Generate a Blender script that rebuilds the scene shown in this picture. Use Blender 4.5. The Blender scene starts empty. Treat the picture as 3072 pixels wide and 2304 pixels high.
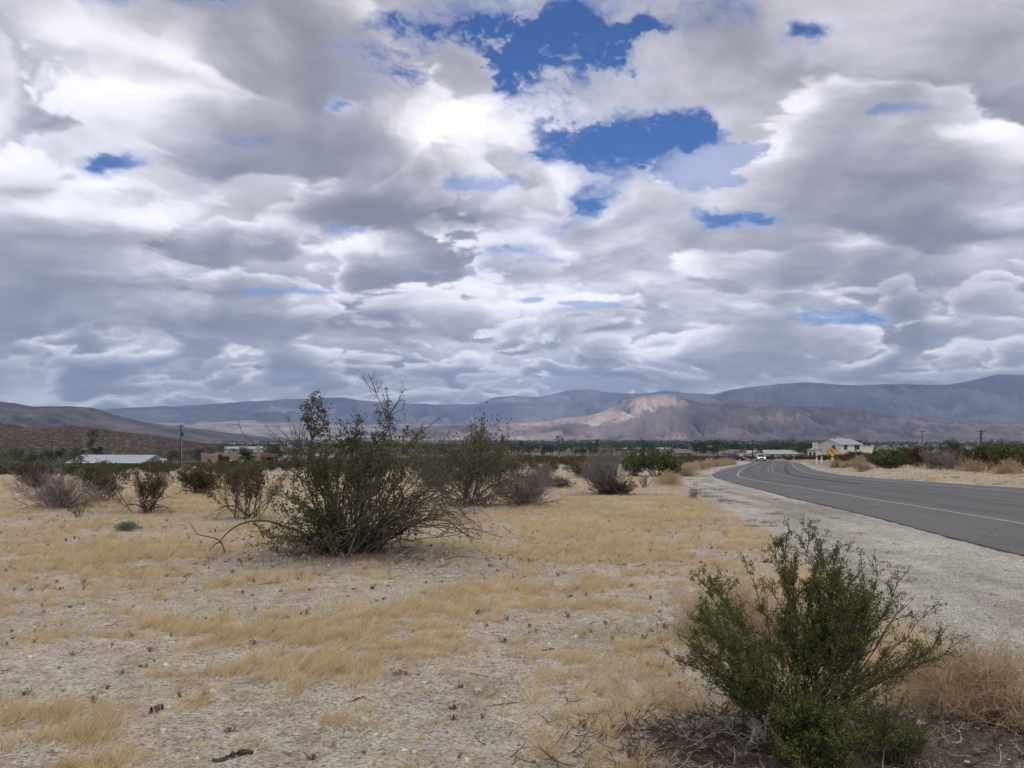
import bpy, math, random
import numpy as np
from mathutils import Vector, Matrix

# ------------------------------------------------------------------ scene, camera, light
S = bpy.context.scene
COL = S.collection
F, CX, HY = 769.0, 512.0, 434.0            # focal length in pixels of a 1024 wide picture, centre column, horizon row
EYE = 1.6
cam_d = bpy.data.cameras.new('camera')
cam_d.sensor_width = 36.0
cam_d.lens = 36.0 * F / 1024.0
cam_d.shift_y = 50.0 / 1024.0
cam_d.clip_start, cam_d.clip_end = 0.05, 200000.0
cam = bpy.data.objects.new('camera', cam_d)
cam.location = (0, 0, EYE)
cam.rotation_euler = (math.radians(90), 0, 0)
COL.objects.link(cam)
S.camera = cam

SUN_EL, SUN_AZ = math.radians(52), math.radians(168)       # azimuth clockwise from +y (view direction)
SUN_DIR = Vector((math.sin(SUN_AZ) * math.cos(SUN_EL), math.cos(SUN_AZ) * math.cos(SUN_EL), math.sin(SUN_EL)))
world = bpy.data.worlds.new('World')
S.world = world
world.use_nodes = True
wn = world.node_tree.nodes
sky = wn.new('ShaderNodeTexSky')
sky.sky_type = 'NISHITA'
sky.sun_disc = False
sky.sun_elevation = SUN_EL
sky.sun_rotation = SUN_AZ
sky.air_density, sky.dust_density, sky.ozone_density = 1.3, 0.0, 6.0
hue = wn.new('ShaderNodeMix'); hue.data_type = 'RGBA'; hue.blend_type = 'MULTIPLY'; hue.inputs[0].default_value = 1.0
hue.inputs[7].default_value = (0.44, 0.70, 1.15, 1)
world.node_tree.links.new(sky.outputs[0], hue.inputs[6])
world.node_tree.links.new(hue.outputs[2], wn['Background'].inputs[0])
wn['Background'].inputs[1].default_value = 0.062
sun_d = bpy.data.lights.new('sun', 'SUN')
sun_d.energy = 5.0
sun_d.angle = math.radians(2.6)
sun_d.color = (1.0, 0.95, 0.87)
sun = bpy.data.objects.new('sun', sun_d)
sun.rotation_euler = SUN_DIR.to_track_quat('Z', 'Y').to_euler()
sun.location = (0, -20, 60)
COL.objects.link(sun)

S.view_settings.view_transform = 'Standard'
S.view_settings.look = 'None'
S.view_settings.exposure = 0.40
S.view_settings.gamma = 1.0
S.view_settings.use_curve_mapping = False
S.render.engine = 'CYCLES'
cy = S.cycles
cy.max_bounces = 6
cy.diffuse_bounces = 3
cy.glossy_bounces = 2
cy.transmission_bounces = 3
cy.volume_bounces = 1
cy.transparent_max_bounces = 8
cy.use_denoising = True
cy.use_adaptive_sampling = False
try:
    cy.sampling_pattern = 'BLUE_NOISE'
except Exception:
    pass
cy.sample_clamp_indirect = 2.5

# ------------------------------------------------------------------ numeric helpers
def _hash(ix, iy, seed):
    h = (ix.astype(np.int64) * 374761393 + iy.astype(np.int64) * 668265263 + seed * 974634777) & 0xFFFFFFFF
    h = ((h ^ (h >> 13)) * 1274126177) & 0xFFFFFFFF
    h = h ^ (h >> 16)
    return (h & 0xFFFFFF) / float(0xFFFFFF)

def gnoise(x, y, seed=0):
    """gradient noise, about -1..1"""
    x = np.asarray(x, float); y = np.asarray(y, float)
    x, y = np.broadcast_arrays(x, y)
    ix, iy = np.floor(x), np.floor(y)
    fx, fy = x - ix, y - iy
    ux = fx * fx * fx * (fx * (fx * 6 - 15) + 10)
    uy = fy * fy * fy * (fy * (fy * 6 - 15) + 10)
    def g(ox, oy):
        a = _hash(ix + ox, iy + oy, seed) * (2 * math.pi)
        return np.cos(a) * (fx - ox) + np.sin(a) * (fy - oy)
    a, b, c, d = g(0, 0), g(1, 0), g(0, 1), g(1, 1)
    return 1.5 * ((a * (1 - ux) + b * ux) * (1 - uy) + (c * (1 - ux) + d * ux) * uy)

def fbm(x, y, octv=5, seed=0, gain=0.5, lac=2.03):
    s, a, t = 0.0, 1.0, 0.0
    x = np.asarray(x, float); y = np.asarray(y, float)
    for i in range(octv):
        s = s + a * gnoise(x + 17.3 * i, y - 9.1 * i, seed + i)
        t += a
        a *= gain
        x = x * lac; y = y * lac
    return s / t * 1.35

def ridged(x, y, octv=4, seed=0, gain=0.5):
    s, a, t = 0.0, 1.0, 0.0
    x = np.asarray(x, float); y = np.asarray(y, float)
    for i in range(octv):
        s = s + a * (1 - np.abs(gnoise(x + 7.7 * i, y + 3.1 * i, seed + i)) * 1.3)
        t += a
        a *= gain
        x = x * 2.1; y = y * 2.1
    return s / t

def sstep(a, b, x):
    t = np.clip((np.asarray(x, float) - a) / (b - a), 0, 1)
    return t * t * (3 - 2 * t)

def norm(v):
    return v / np.maximum(np.linalg.norm(v, axis=-1, keepdims=True), 1e-9)

# ------------------------------------------------------------------ object helpers
def mk_mesh(name, V, faces, mats=(), smooth=False, attrs=None, midx=None):
    """faces: list of int arrays (M,3) / (M,4)"""
    V = np.asarray(V, np.float32).reshape(-1, 3)
    me = bpy.data.meshes.new(name)
    faces = [np.asarray(f, np.int32) for f in faces if len(f)]
    me.vertices.add(len(V))
    me.vertices.foreach_set('co', V.ravel())
    if faces:
        loops = np.concatenate([f.ravel() for f in faces])
        tot = np.concatenate([np.full(len(f), f.shape[1], np.int32) for f in faces])
        start = np.concatenate([[0], np.cumsum(tot)[:-1]]).astype(np.int32)
        me.loops.add(len(loops))
        me.loops.foreach_set('vertex_index', loops)
        me.polygons.add(len(tot))
        me.polygons.foreach_set('loop_start', start)
        me.polygons.foreach_set('loop_total', tot)
        if midx is not None:
            me.polygons.foreach_set('material_index', np.asarray(midx, np.int32))
        me.update(calc_edges=True)
        me.polygons.foreach_set('use_smooth', np.full(len(tot), bool(smooth)))
    for m in mats:
        me.materials.append(m)
    for k, a in (attrs or {}).items():
        a = np.asarray(a, np.float32)
        if a.ndim == 1:
            at = me.attributes.new(k, 'FLOAT', 'POINT')
            at.data.foreach_set('value', a)
        else:
            at = me.attributes.new(k, 'FLOAT_VECTOR', 'POINT')
            at.data.foreach_set('vector', a.ravel())
    me.update()
    return me

def link(name, me, parent=None, loc=None):
    o = bpy.data.objects.new(name, me)
    COL.objects.link(o)
    if parent is not None:
        o.parent = parent
    if loc is not None:
        o.location = loc
    return o

def tag(o, label=None, cat=None, group=None, kind=None):
    if label: o['label'] = label
    if cat: o['category'] = cat
    if group: o['group'] = group
    if kind: o['kind'] = kind
    return o

def thing(name, label, cat, loc=(0, 0, 0), rz=0.0, group=None, scale=None):
    o = link(name, None, None, loc)
    o.rotation_euler = (0, 0, rz)
    if scale: o.scale = scale
    return tag(o, label, cat, group)

def dup(root, loc, rz=0.0, scale=None, label=None, group=None, cat=None):
    r = root.copy()
    COL.objects.link(r)
    r.location = loc
    r.rotation_euler = (0, 0, rz)
    if scale: r.scale = scale
    if label: r['label'] = label
    if group: r['group'] = group
    if cat: r['category'] = cat
    for ch in list(root.children):
        c = ch.copy(); COL.objects.link(c); c.parent = r
        for g in list(ch.children):
            d = g.copy(); COL.objects.link(d); d.parent = c
    return r

class MB:
    """collects simple solids into one mesh"""
    def __init__(s): s.v = []; s.f3 = []; s.f4 = []; s.n = 0
    def add(s, V, F4=(), F3=()):
        V = np.asarray(V, float).reshape(-1, 3)
        s.v.append(V)
        if len(F4): s.f4.append(np.asarray(F4, int) + s.n)
        if len(F3): s.f3.append(np.asarray(F3, int) + s.n)
        s.n += len(V)
        return s
    def box(s, lo, hi):
        x0, y0, z0 = lo; x1, y1, z1 = hi
        V = [(x0,y0,z0),(x1,y0,z0),(x1,y1,z0),(x0,y1,z0),(x0,y0,z1),(x1,y0,z1),(x1,y1,z1),(x0,y1,z1)]
        return s.add(V, [(3,2,1,0),(4,5,6,7),(0,1,5,4),(1,2,6,5),(2,3,7,6),(3,0,4,7)])
    def prism(s, poly, axis, a, b):
        """poly in the two other axes (in order), extruded along axis from a to b"""
        n = len(poly); V = []
        for t in (a, b):
            for p in poly:
                q = list(p); q.insert(axis, t); V.append(q)
        s.add(V)
        base = s.n - 2 * n
        for i in range(n):
            j = (i + 1) % n
            s.f4.append(np.array([[base + i, base + j, base + n + j, base + n + i]]))
        for i in range(1, n - 1):
            s.f3.append(np.array([[base, base + i + 1, base + i], [base + n, base + n + i, base + n + i + 1]]))
        return s
    def tube(s, pts, rad, k=8, cap=True):
        pts = np.asarray(pts, float)
        V, Q = tubes(pts[None], np.broadcast_to(np.asarray(rad, float), (len(pts),))[None], k)
        b = s.n
        s.add(V, Q)
        if cap:
            for off, sg in ((0, 1), ((len(pts) - 1) * k, -1)):
                for i in range(1, k - 1):
                    t = [b + off, b + off + i, b + off + i + 1]
                    s.f3.append(np.array([t if sg < 0 else t[::-1]]))
        return s
    def build(s, name, mat, parent=None, smooth=False, loc=None):
        V = np.concatenate(s.v)
        fs = []
        if s.f4: fs.append(np.concatenate(s.f4))
        if s.f3: fs.append(np.concatenate(s.f3))
        return link(name, mk_mesh(name, V, fs, [mat], smooth), parent, loc)

def tubes(P, R, k):
    """P (N,n,3) polylines, R (N,n) radii -> verts, quads"""
    N, n, _ = P.shape
    T = np.empty_like(P)
    T[:, 1:-1] = P[:, 2:] - P[:, :-2]
    T[:, 0] = P[:, 1] - P[:, 0]
    T[:, -1] = P[:, -1] - P[:, -2]
    T = norm(T)
    ref = np.tile(np.array([0.31, 0.95, 0.05]), (N, n, 1))
    bad = np.abs((T * ref).sum(-1)) > 0.93
    ref[bad] = (1, 0, 0.1)
    A = norm(np.cross(T, ref)); B = np.cross(T, A)
    ang = np.arange(k) * 2 * math.pi / k
    V = P[:, :, None] + R[:, :, None, None] * (A[:, :, None] * np.cos(ang)[None, None, :, None] + B[:, :, None] * np.sin(ang)[None, None, :, None])
    idx = np.arange(N * n * k).reshape(N, n, k)
    a = idx[:, :-1]; b = idx[:, 1:]
    Q = np.stack([a, np.roll(a, -1, 2), np.roll(b, -1, 2), b], -1).reshape(-1, 4)
    return V.reshape(-1, 3), Q

# ------------------------------------------------------------------ material helpers
def mat_new(name):
    m = bpy.data.materials.new(name)
    m.use_nodes = True
    nt = m.node_tree
    return m, nt, nt.nodes, nt.links, nt.nodes['Principled BSDF']

def ramp(nodes, stops):
    r = nodes.new('ShaderNodeValToRGB')
    e = r.color_ramp.elements
    while len(e) < len(stops): e.new(0.5)
    for el, (p, c) in zip(e, stops):
        el.position = p
        el.color = (*c, 1) if len(c) == 3 else c
    return r

def simple_mat(name, col, rough=0.7, metal=0.0, var=0.12, scale=3.0, bump=0.0, spec=0.3):
    """flat colour broken by two sizes of noise, with fine relief"""
    m, nt, N, L, bs = mat_new(name)
    tc = N.new('ShaderNodeTexCoord')
    n1 = N.new('ShaderNodeTexNoise'); n1.inputs['Scale'].default_value = scale; n1.inputs['Detail'].default_value = 6
    L.new(tc.outputs['Object'], n1.inputs['Vector'])
    r = ramp(N, [(0.25, tuple(c * (1 - var) for c in col)), (0.75, tuple(min(1, c * (1 + var)) for c in col))])
    L.new(n1.outputs[0], r.inputs[0])
    L.new(r.outputs[0], bs.inputs['Base Color'])
    bs.inputs['Roughness'].default_value = rough
    bs.inputs['Metallic'].default_value = metal
    bs.inputs['Specular IOR Level'].default_value = spec
    if bump:
        b = N.new('ShaderNodeBump'); b.inputs['Strength'].default_value = bump
        L.new(n1.outputs[0], b.inputs['Height'])
        L.new(b.outputs[0], bs.inputs['Normal'])
    return m

def plant_mat(name, c0, c1, rough=0.7, trans=0.0, inst=False, spec=0.2):
    """two-tone plant tissue driven by the 'tint' attribute of each piece, and by the instance"""
    m, nt, N, L, bs = mat_new(name)
    at = N.new('ShaderNodeAttribute'); at.attribute_name = 'tint'
    oi = N.new('ShaderNodeObjectInfo')
    mx = N.new('ShaderNodeMath'); mx.operation = 'MULTIPLY_ADD'
    mx.inputs[1].default_value = 0.45 if inst else 0.3
    L.new(oi.outputs['Random'], mx.inputs[0])
    sc = N.new('ShaderNodeMath'); sc.operation = 'MULTIPLY'; sc.inputs[1].default_value = 0.55 if inst else 0.7
    L.new(at.outputs['Fac'], sc.inputs[0])
    L.new(sc.outputs[0], mx.inputs[2])
    r = ramp(N, [(0.0, c0), (1.0, c1)])
    L.new(mx.outputs[0], r.inputs[0])
    L.new(r.outputs[0], bs.inputs['Base Color'])
    bs.inputs['Roughness'].default_value = rough
    bs.inputs['Specular IOR Level'].default_value = spec
    if trans:
        tr = N.new('ShaderNodeBsdfTranslucent')
        L.new(r.outputs[0], tr.inputs[0])
        ms = N.new('ShaderNodeMixShader'); ms.inputs[0].default_value = trans
        L.new(bs.outputs[0], ms.inputs[1]); L.new(tr.outputs[0], ms.inputs[2])
        L.new(ms.outputs[0], N['Material Output'].inputs[0])
    return m

# ------------------------------------------------------------------ terrain function
_PY = np.array([-3000, -200, 0, 150, 250, 300, 400, 600, 1000, 2000, 5000, 10000, 20000.])
_PZ = np.array([60., 5.3, 0, -3.98, -6.6, -8.0, -10.9, -15.2, -19.4, -27.0, -39.4, -50.0, -60.0])
# the road: centre line and the distances of its left edge, left line, right line, right edge
_RD = np.array([
 (13.2,-40,8.0,4.4,4.2,6.5),(14.6,0,7.8,4.4,4.2,6.5),(15.2,12,7.3,4.4,4.2,6.6),(16.0,18,6.9,4.3,4.2,6.6),(16.6,26,6.7,4.1,4.2,6.7),
 (17.6,37,6.0,3.85,4.0,6.4),(18.8,51.7,5.0,3.5,3.2,5.0),(20.9,61,4.8,2.8,2.9,4.6),(24.5,73,4.5,2.7,2.8,4.4),(31.8,95,4.3,2.8,2.8,4.4),
 (44.8,131,4.2,2.9,2.8,4.3),(56,165,4.2,2.9,2.8,4.3),(61,185,4.2,2.9,2.8,4.3),(61.5,200,4.2,2.9,2.8,4.3),(56,214,4.2,2.9,2.8,4.3),
 (42,226,4.2,2.9,2.8,4.3),(20,234,4.2,2.9,2.8,4.3),(-20,240,4.2,2.9,2.8,4.3),(-90,246,4.2,2.9,2.8,4.3)], float)
def catmull(P, per):
    out = []
    n = len(P)
    for i in range(n - 1):
        p0, p1, p2, p3 = P[max(i-1, 0)], P[i], P[i+1], P[min(i+2, n-1)]
        t1 = (p2 - p0) * 0.5; t2 = (p3 - p1) * 0.5
        d = np.linalg.norm((p2 - p1)[:2])
        # scale the tangents to the length of this span
        t1 = t1 * (d / max(np.linalg.norm(t1[:2]), 1e-6)); t2 = t2 * (d / max(np.linalg.norm(t2[:2]), 1e-6))
        t1[2:] = 0; t2[2:] = 0
        for j in range(per):
            t = j / per
            q = (2*t**3-3*t**2+1)*p1 + (t**3-2*t**2+t)*t1 + (-2*t**3+3*t**2)*p2 + (t**3-t**2)*t2
            q[2:] = p1[2:] * (1 - t) + p2[2:] * t
            out.append(q)
    out.append(P[-1])
    return np.array(out)
ROAD = catmull(_RD, 14)
for _ in range(60):
    ROAD[1:-1] = 0.25 * ROAD[:-2] + 0.5 * ROAD[1:-1] + 0.25 * ROAD[2:]
RT = np.zeros((len(ROAD), 2)); RT[1:-1] = ROAD[2:, :2] - ROAD[:-2, :2]; RT[0] = ROAD[1, :2] - ROAD[0, :2]; RT[-1] = ROAD[-1, :2] - ROAD[-2, :2]
RT = norm(RT)
RN = np.stack([RT[:, 1], -RT[:, 0]], 1)          # to the right of travel

def road_coords(x, y):
    """signed distance from the centre line (right positive) and the widths there"""
    x = np.asarray(x, float); y = np.asarray(y, float)
    shp = x.shape; x = x.ravel(); y = y.ravel()
    d = np.full(x.shape, 1e6); w = np.zeros((len(x), 4))
    near = (y < 300) & (y > -60) & (np.abs(x) < 120)
    idx = np.nonzero(near)[0]
    for s in range(0, len(idx), 20000):
        ii = idx[s:s+20000]
        dx = x[ii, None] - ROAD[None, :, 0]; dy = y[ii, None] - ROAD[None, :, 1]
        j = np.argmin(dx * dx + dy * dy, 1)
        k = np.arange(len(ii))
        lat = dx[k, j] * RN[j, 0] + dy[k, j] * RN[j, 1]
        lon = dx[k, j] * RT[j, 0] + dy[k, j] * RT[j, 1]
        over = np.maximum(np.abs(lon) - 3.0, 0)
        d[ii] = lat + np.sign(lat) * over * 3
        w[ii] = ROAD[j, 2:6]
    return d.reshape(shp), w.reshape(shp + (4,))

MAIN = (-2.65, 12.3)           # the tall bush in the middle
def zbase(x, y):
    x = np.asarray(x, float); y = np.asarray(y, float)
    z = np.interp(y, _PY, _PZ)
    z = z - 0.02 * np.clip(-x - 5, 0, 160) * sstep(30, 120, y) * (1 - sstep(500, 900, y))
    return z
def ground_z(x, y, fine=True):
    x = np.asarray(x, float); y = np.asarray(y, float)
    x, y = np.broadcast_arrays(x, y)
    z = zbase(x, y)
    r = np.hypot(x, y)
    far = 1 - sstep(150, 500, r)
    z = z + far * (0.06 * fbm(x / 5.0, y / 5.0, 3, 11) + 0.018 * fbm(x / 0.7, y / 0.7, 3, 12) * (1 - sstep(20, 60, r)))
    z = z + 0.10 * np.exp(-(((x - MAIN[0] - 0.5) / 2.0) ** 2 + ((y - MAIN[1]) / 1.6) ** 2))
    d, w = road_coords(x, y)
    on = np.abs(d) < 60
    le = -w[..., 0]; re = w[..., 3]
    zb = zbase(x, y)
    # dropped under the asphalt, flush at its edges
    inside = on & (d > le + 0.15) & (d < re - 0.15)
    flat = np.where(on, sstep(-3.5, 0, d - le) * (1 - sstep(0, 1.5, d - re)), 0)
    z = z * (1 - flat) + (zb + 0.005 + 0.014 * fbm(x / 0.5, y / 0.5, 2, 5)) * flat
    z = np.where(inside, zb - 0.14, z)
    # sandy bank behind the right shoulder
    bd = d - re - 1.2 - 0.9 * fbm(x / 6.0, y / 6.0, 2, 77) - 1.6 * sstep(45, 75, y)
    bank = np.where(on & (d > 0) & (y < 190), sstep(0, 1.9, bd) * (1 - 0.6 * sstep(6, 22, bd)), 0)
    z = z + bank * (0.36 + 0.16 * fbm(x / 1.6, y / 1.6, 3, 78))
    return z
def gz(x, y):
    return float(ground_z(np.array([x]), np.array([y]))[0])
def at(px, d):
    """world x of picture column px at forward distance d"""
    return (px - CX) / F * d
def zrow(row, d):
    return EYE + (HY - row) / F * d

# ------------------------------------------------------------------ clouds: one deck with thin places that let the sun through
DECK = 2000.0
def cloud_fields(X, Y, PH, TV, rowpx):
    """density -> (cover 0..1, optical depth) of the deck ; rows run from overhead down to the horizon"""
    R = np.hypot(X, Y)
    K = 0.24
    qx, qy = X / (DECK + K * R), Y / (DECK + K * R)
    front = np.cos(PH) > 0.5
    cs = np.maximum(np.cos(PH), 0.3)
    px = np.where(front, CX + F * np.tan(np.where(front, PH, 0)), -9999)
    py = HY - F * TV / cs
    wx = fbm(qx * 1.3 + 4.1, qy * 1.3, 4, 31); wy = fbm(qx * 1.3 - 7.7, qy * 1.3 + 3.0, 4, 41)
    fx = fbm(qx * 5 + 1.1, qy * 5, 6, 141, gain=0.6); fy = fbm(qx * 5 - 5.1, qy * 5 + 2.2, 6, 142, gain=0.6)
    fine = fbm(qx * 9 + 0.6 * wx, qy * 9 + 0.6 * wy, 5, 71, gain=0.55)
    sc = np.clip(TV / 0.35, 0.25, 1.1)
    wpx = px + (30 * wx + 26 * fx) * sc; wpy = py + (16 * wy + 20 * fy) * sc
    def blobs(lst):
        out = np.zeros_like(px)
        for (bx, by, sx, sy, a) in lst:
            out += a * np.exp(-((wpx - bx) / sx) ** 2 - ((wpy - by) / sy) ** 2)
        return out
    holes = blobs([(x, y, sx * 1.3, sy * 1.35, a * .86) for x, y, sx, sy, a in HOLES]); bright = blobs(BRIGHT); dark = blobs(DARK)
    thin = np.zeros_like(px)
    hx, hy = SUN_DIR.x / SUN_DIR.z, SUN_DIR.y / SUN_DIR.z
    for (gx, d, row, sx, sy, a) in SUN_SPOTS:
        z = zrow(row, d)
        tx, ty = at(gx, d) + hx * (DECK - z), d + hy * (DECK - z)
        thin += a * np.exp(-((X + 150 * wx + 260 * fx - tx) / sx) ** 2 - ((Y + 150 * wy + 260 * fy - ty) / sy) ** 2)
    def billow(x, y, o, seed, gain=0.5):
        s, a, t = 0.0, 1.0, 0.0
        for i in range(o):
            s = s + a * np.abs(gnoise(x + 3.7 * i, y - 5.1 * i, seed + i)); t += a; a *= gain; x = x * 2.07; y = y * 2.07
        return s / t
    def smear(t, L):
        acc = np.zeros_like(t); a = np.zeros(t.shape[1])
        for i in range(len(t)):
            k = math.exp(-rowpx[i] / L[i])
            a = a * k + t[i] * (1 - k)
            q = np.pad(a, 2, mode='edge')
            a = 0.12 * q[:-4] + 0.22 * q[1:-3] + 0.32 * q[2:-2] + 0.22 * q[3:-1] + 0.12 * q[4:]
            acc[i] = a
        return acc
    tvr = TV.mean(1)
    # broad veil behind everything
    n0 = fbm(qx * 0.95 + 0.3 * wx + 3.0, qy * 1.1 + 0.3 * wy, 6, 51, gain=0.48)
    b0 = billow(qx * 1.7 + .3 * wx, qy * 1.9 + .3 * wy, 5, 61, 0.45)
    wisp = fbm(qx * 3.2 + 0.5 * fx, qy * 3.2 + 0.5 * fy, 6, 81, gain=0.6)
    D0 = 0.72 + 0.38 * n0 + 0.30 * (b0 - 0.3) + 0.06 * fine + 0.15 * sstep(0.30, 0.08, TV) - holes * (0.95 + 1.5 * wisp + 0.3 * fine)
    near_sun = np.exp(-((X - hx * DECK) / 1500) ** 2 - ((Y - hy * DECK) / 1500) ** 2)
    D0 = D0 + 0.35 * near_sun
    cover = sstep(-0.35, 0.75, D0)
    depth = 0.50 + 0.55 * n0 + 0.50 * (b0 - 0.30) + 0.05 * fine
    depth = depth - 0.30 * (1 - sstep(0.1, 0.8, D0))
    # heaps of cumulus in front of it, far small ones first ; each bright on its sunward edge, grey at its base
    for (fq, asp, seed, thr, L0, amp, lo, hi) in LAYERS:
        ux = qx * fq + 0.35 * wx * fq / 2 + 0.04 * fx; uy = qy * fq * asp + 0.35 * wy * fq / 2 + 0.04 * fy
        bl = billow(ux * 1.9, uy * 1.9, 7, seed + 9, 0.52)
        D = fbm(ux, uy, 3, seed, gain=0.42) * 0.9 + 1.05 * (bl - 0.29) + 0.05 * fine + 0.07 * wisp - thr
        D = D + 0.25 * (dark + bright)
        w = sstep(lo * 0.7, lo * 1.2, TV) * (1 - sstep(hi * 0.85, hi * 1.3, TV))
        acc = smear(sstep(-0.05, 0.25, D), np.clip(L0 * tvr / 0.3, 3.5, 60))
        puff = billow(ux * 3.1 + 2.2, uy * 3.1, 6, seed + 29, 0.55)
        sh = amp * (-0.12 + 1.30 * acc ** 1.5 + 0.22 * np.clip(D, -.2, .8) - 0.65 * (puff - 0.28)) + 0.30 * n0
        mk = sstep(-0.04, 0.11, D) * w * (1 - sstep(0.25, 0.95, holes * (1.0 + 1.2 * wisp + 0.3 * fine)))
        depth = depth * (1 - mk) + sh * mk
        cover = np.maximum(cover, mk * sstep(-0.10, 0.55, D))
    lowd = sstep(0.34, 0.10, TV)
    b1 = billow(qx * 5.2 + .5 * wx + .1 * fx, qy * 6.0 + .5 * wy + .1 * fy, 5, 161, 0.5)
    depth = depth - 0.42 * (b1 - 0.29) - 0.10 * wisp
    depth = depth * (1 - 0.05 * lowd) + 0.05 * lowd + 0.82 * dark * (0.9 + 0.4 * n0) - 0.62 * bright * (0.55 + 1.5 * b0) + 0.03 * fine
    # soft knee: neither blank white nor black
    depth = np.where(depth < 0.22, 0.22 * np.exp((depth - 0.22) / 0.30), depth)
    depth = np.where(depth > 1.0, 1.0 + 0.5 * np.tanh((depth - 1.0) / 0.5), depth)
    thin = sstep(0.22, 0.80, thin * (1 + 0.5 * wisp) + (0.55 * wisp + 0.25 * fine) * sstep(0.05, 0.4, thin))
    depth = np.clip(depth - 0.25 * thin, 0.0, 2.0)
    cover = np.clip(cover - 0.66 * thin, 0.0, 1)
    veil = 0.55 * sstep(0.02, 0.75, wisp + 0.35 * fine) * sstep(0.2, 0.6, holes)
    cover = np.maximum(cover, veil * (1 - thin))
    return cover * 0.84, depth
HOLES = [
    (478,66,70,24,1.7),(415,66,44,18,1.15),(555,48,56,22,1.5),(510,92,22,16,1.2),(365,30,30,20,.6),(640,40,50,24,.6),(400,14,18,9,.9),(440,22,40,13,.9),(540,12,46,12,.6),(620,48,24,12,.8),(664,22,16,9,.8),
    (612,128,44,22,1.6),(600,158,34,14,1.1),(668,132,30,14,1.2),(708,122,20,11,.9),(588,204,20,13,1.3),(560,222,16,8,.6),(628,196,14,8,.4),
    (100,-4,34,9,1.0),(190,-6,50,11,1.2),(335,50,16,18,.5),(348,88,40,12,.35),(116,171,20,8,1.3),(328,111,18,8,1.2),(560,135,14,8,.6),(232,135,22,7,.55),
    (820,25,22,8,1.3),(700,209,15,6,1.1),(730,217,16,7,1.15),(764,216,15,7,1.1),(788,292,20,6,1.1),(812,315,30,7,1.0),(862,318,22,5,.95),(704,310,20,5,.5),
    (520,252,22,6,.8),(560,258,14,5,.5),(945,338,22,5,.5),(945,345,18,4,.4)]
BRIGHT = [
    (495,135,66,28,1.1),(410,128,44,26,.9),(450,110,60,16,.4),(556,168,26,24,.7),(570,190,20,16,.5),(190,48,60,20,.6),(60,30,40,26,.5),(10,158,22,8,1.0),(110,186,30,10,.8),(54,208,34,10,.7),
    (155,216,40,12,.7),(376,240,42,16,.85),(440,234,10,12,.5),(598,214,26,10,.8),(968,131,34,9,1.1),(745,148,42,12,.7),(838,240,48,9,.7),(700,262,70,22,.5),(330,118,60,20,.5),(780,336,160,10,.4),
    (830,350,200,9,.4),(280,350,60,9,.5),(240,378,90,6,.4),(560,300,70,20,.4),(940,60,40,18,.2),(700,70,30,24,.35),(640,240,40,14,.5),(480,300,60,14,.3),(130,100,70,30,.25)]
DARK = [
    (440,212,110,14,.9),(464,226,66,10,.7),(330,200,60,16,.6),(120,236,130,14,.5),(200,285,170,14,.7),(60,300,120,14,.5),(250,325,220,11,.7),(520,275,60,12,.4),(880,180,90,14,.5),
    (975,232,90,16,.8),(905,112,110,34,.55),(860,90,50,30,.4),(960,150,80,20,.35),(800,60,60,30,.25),(1000,40,90,46,.6),(914,92,50,14,.4),(1000,170,60,14,.35),(60,196,70,12,.4),(200,166,50,16,.35),(640,305,90,12,.4),(100,370,140,8,.35),(420,372,160,6,.3),(940,290,120,16,.4),(720,20,50,26,.35)]
LAYERS = [(3.0,1.15,281,0.02,15,0.95,0.0,0.12),(2.2,1.2,201,0.03,24,0.95,0.03,0.26),(1.7,1.35,221,0.04,40,0.9,0.07,0.40),(1.15,1.3,241,0.08,60,0.95,0.16,2.0)]
CLOUD_K = 1.75
CLOUD_T = (0.105, 0.90)
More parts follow.
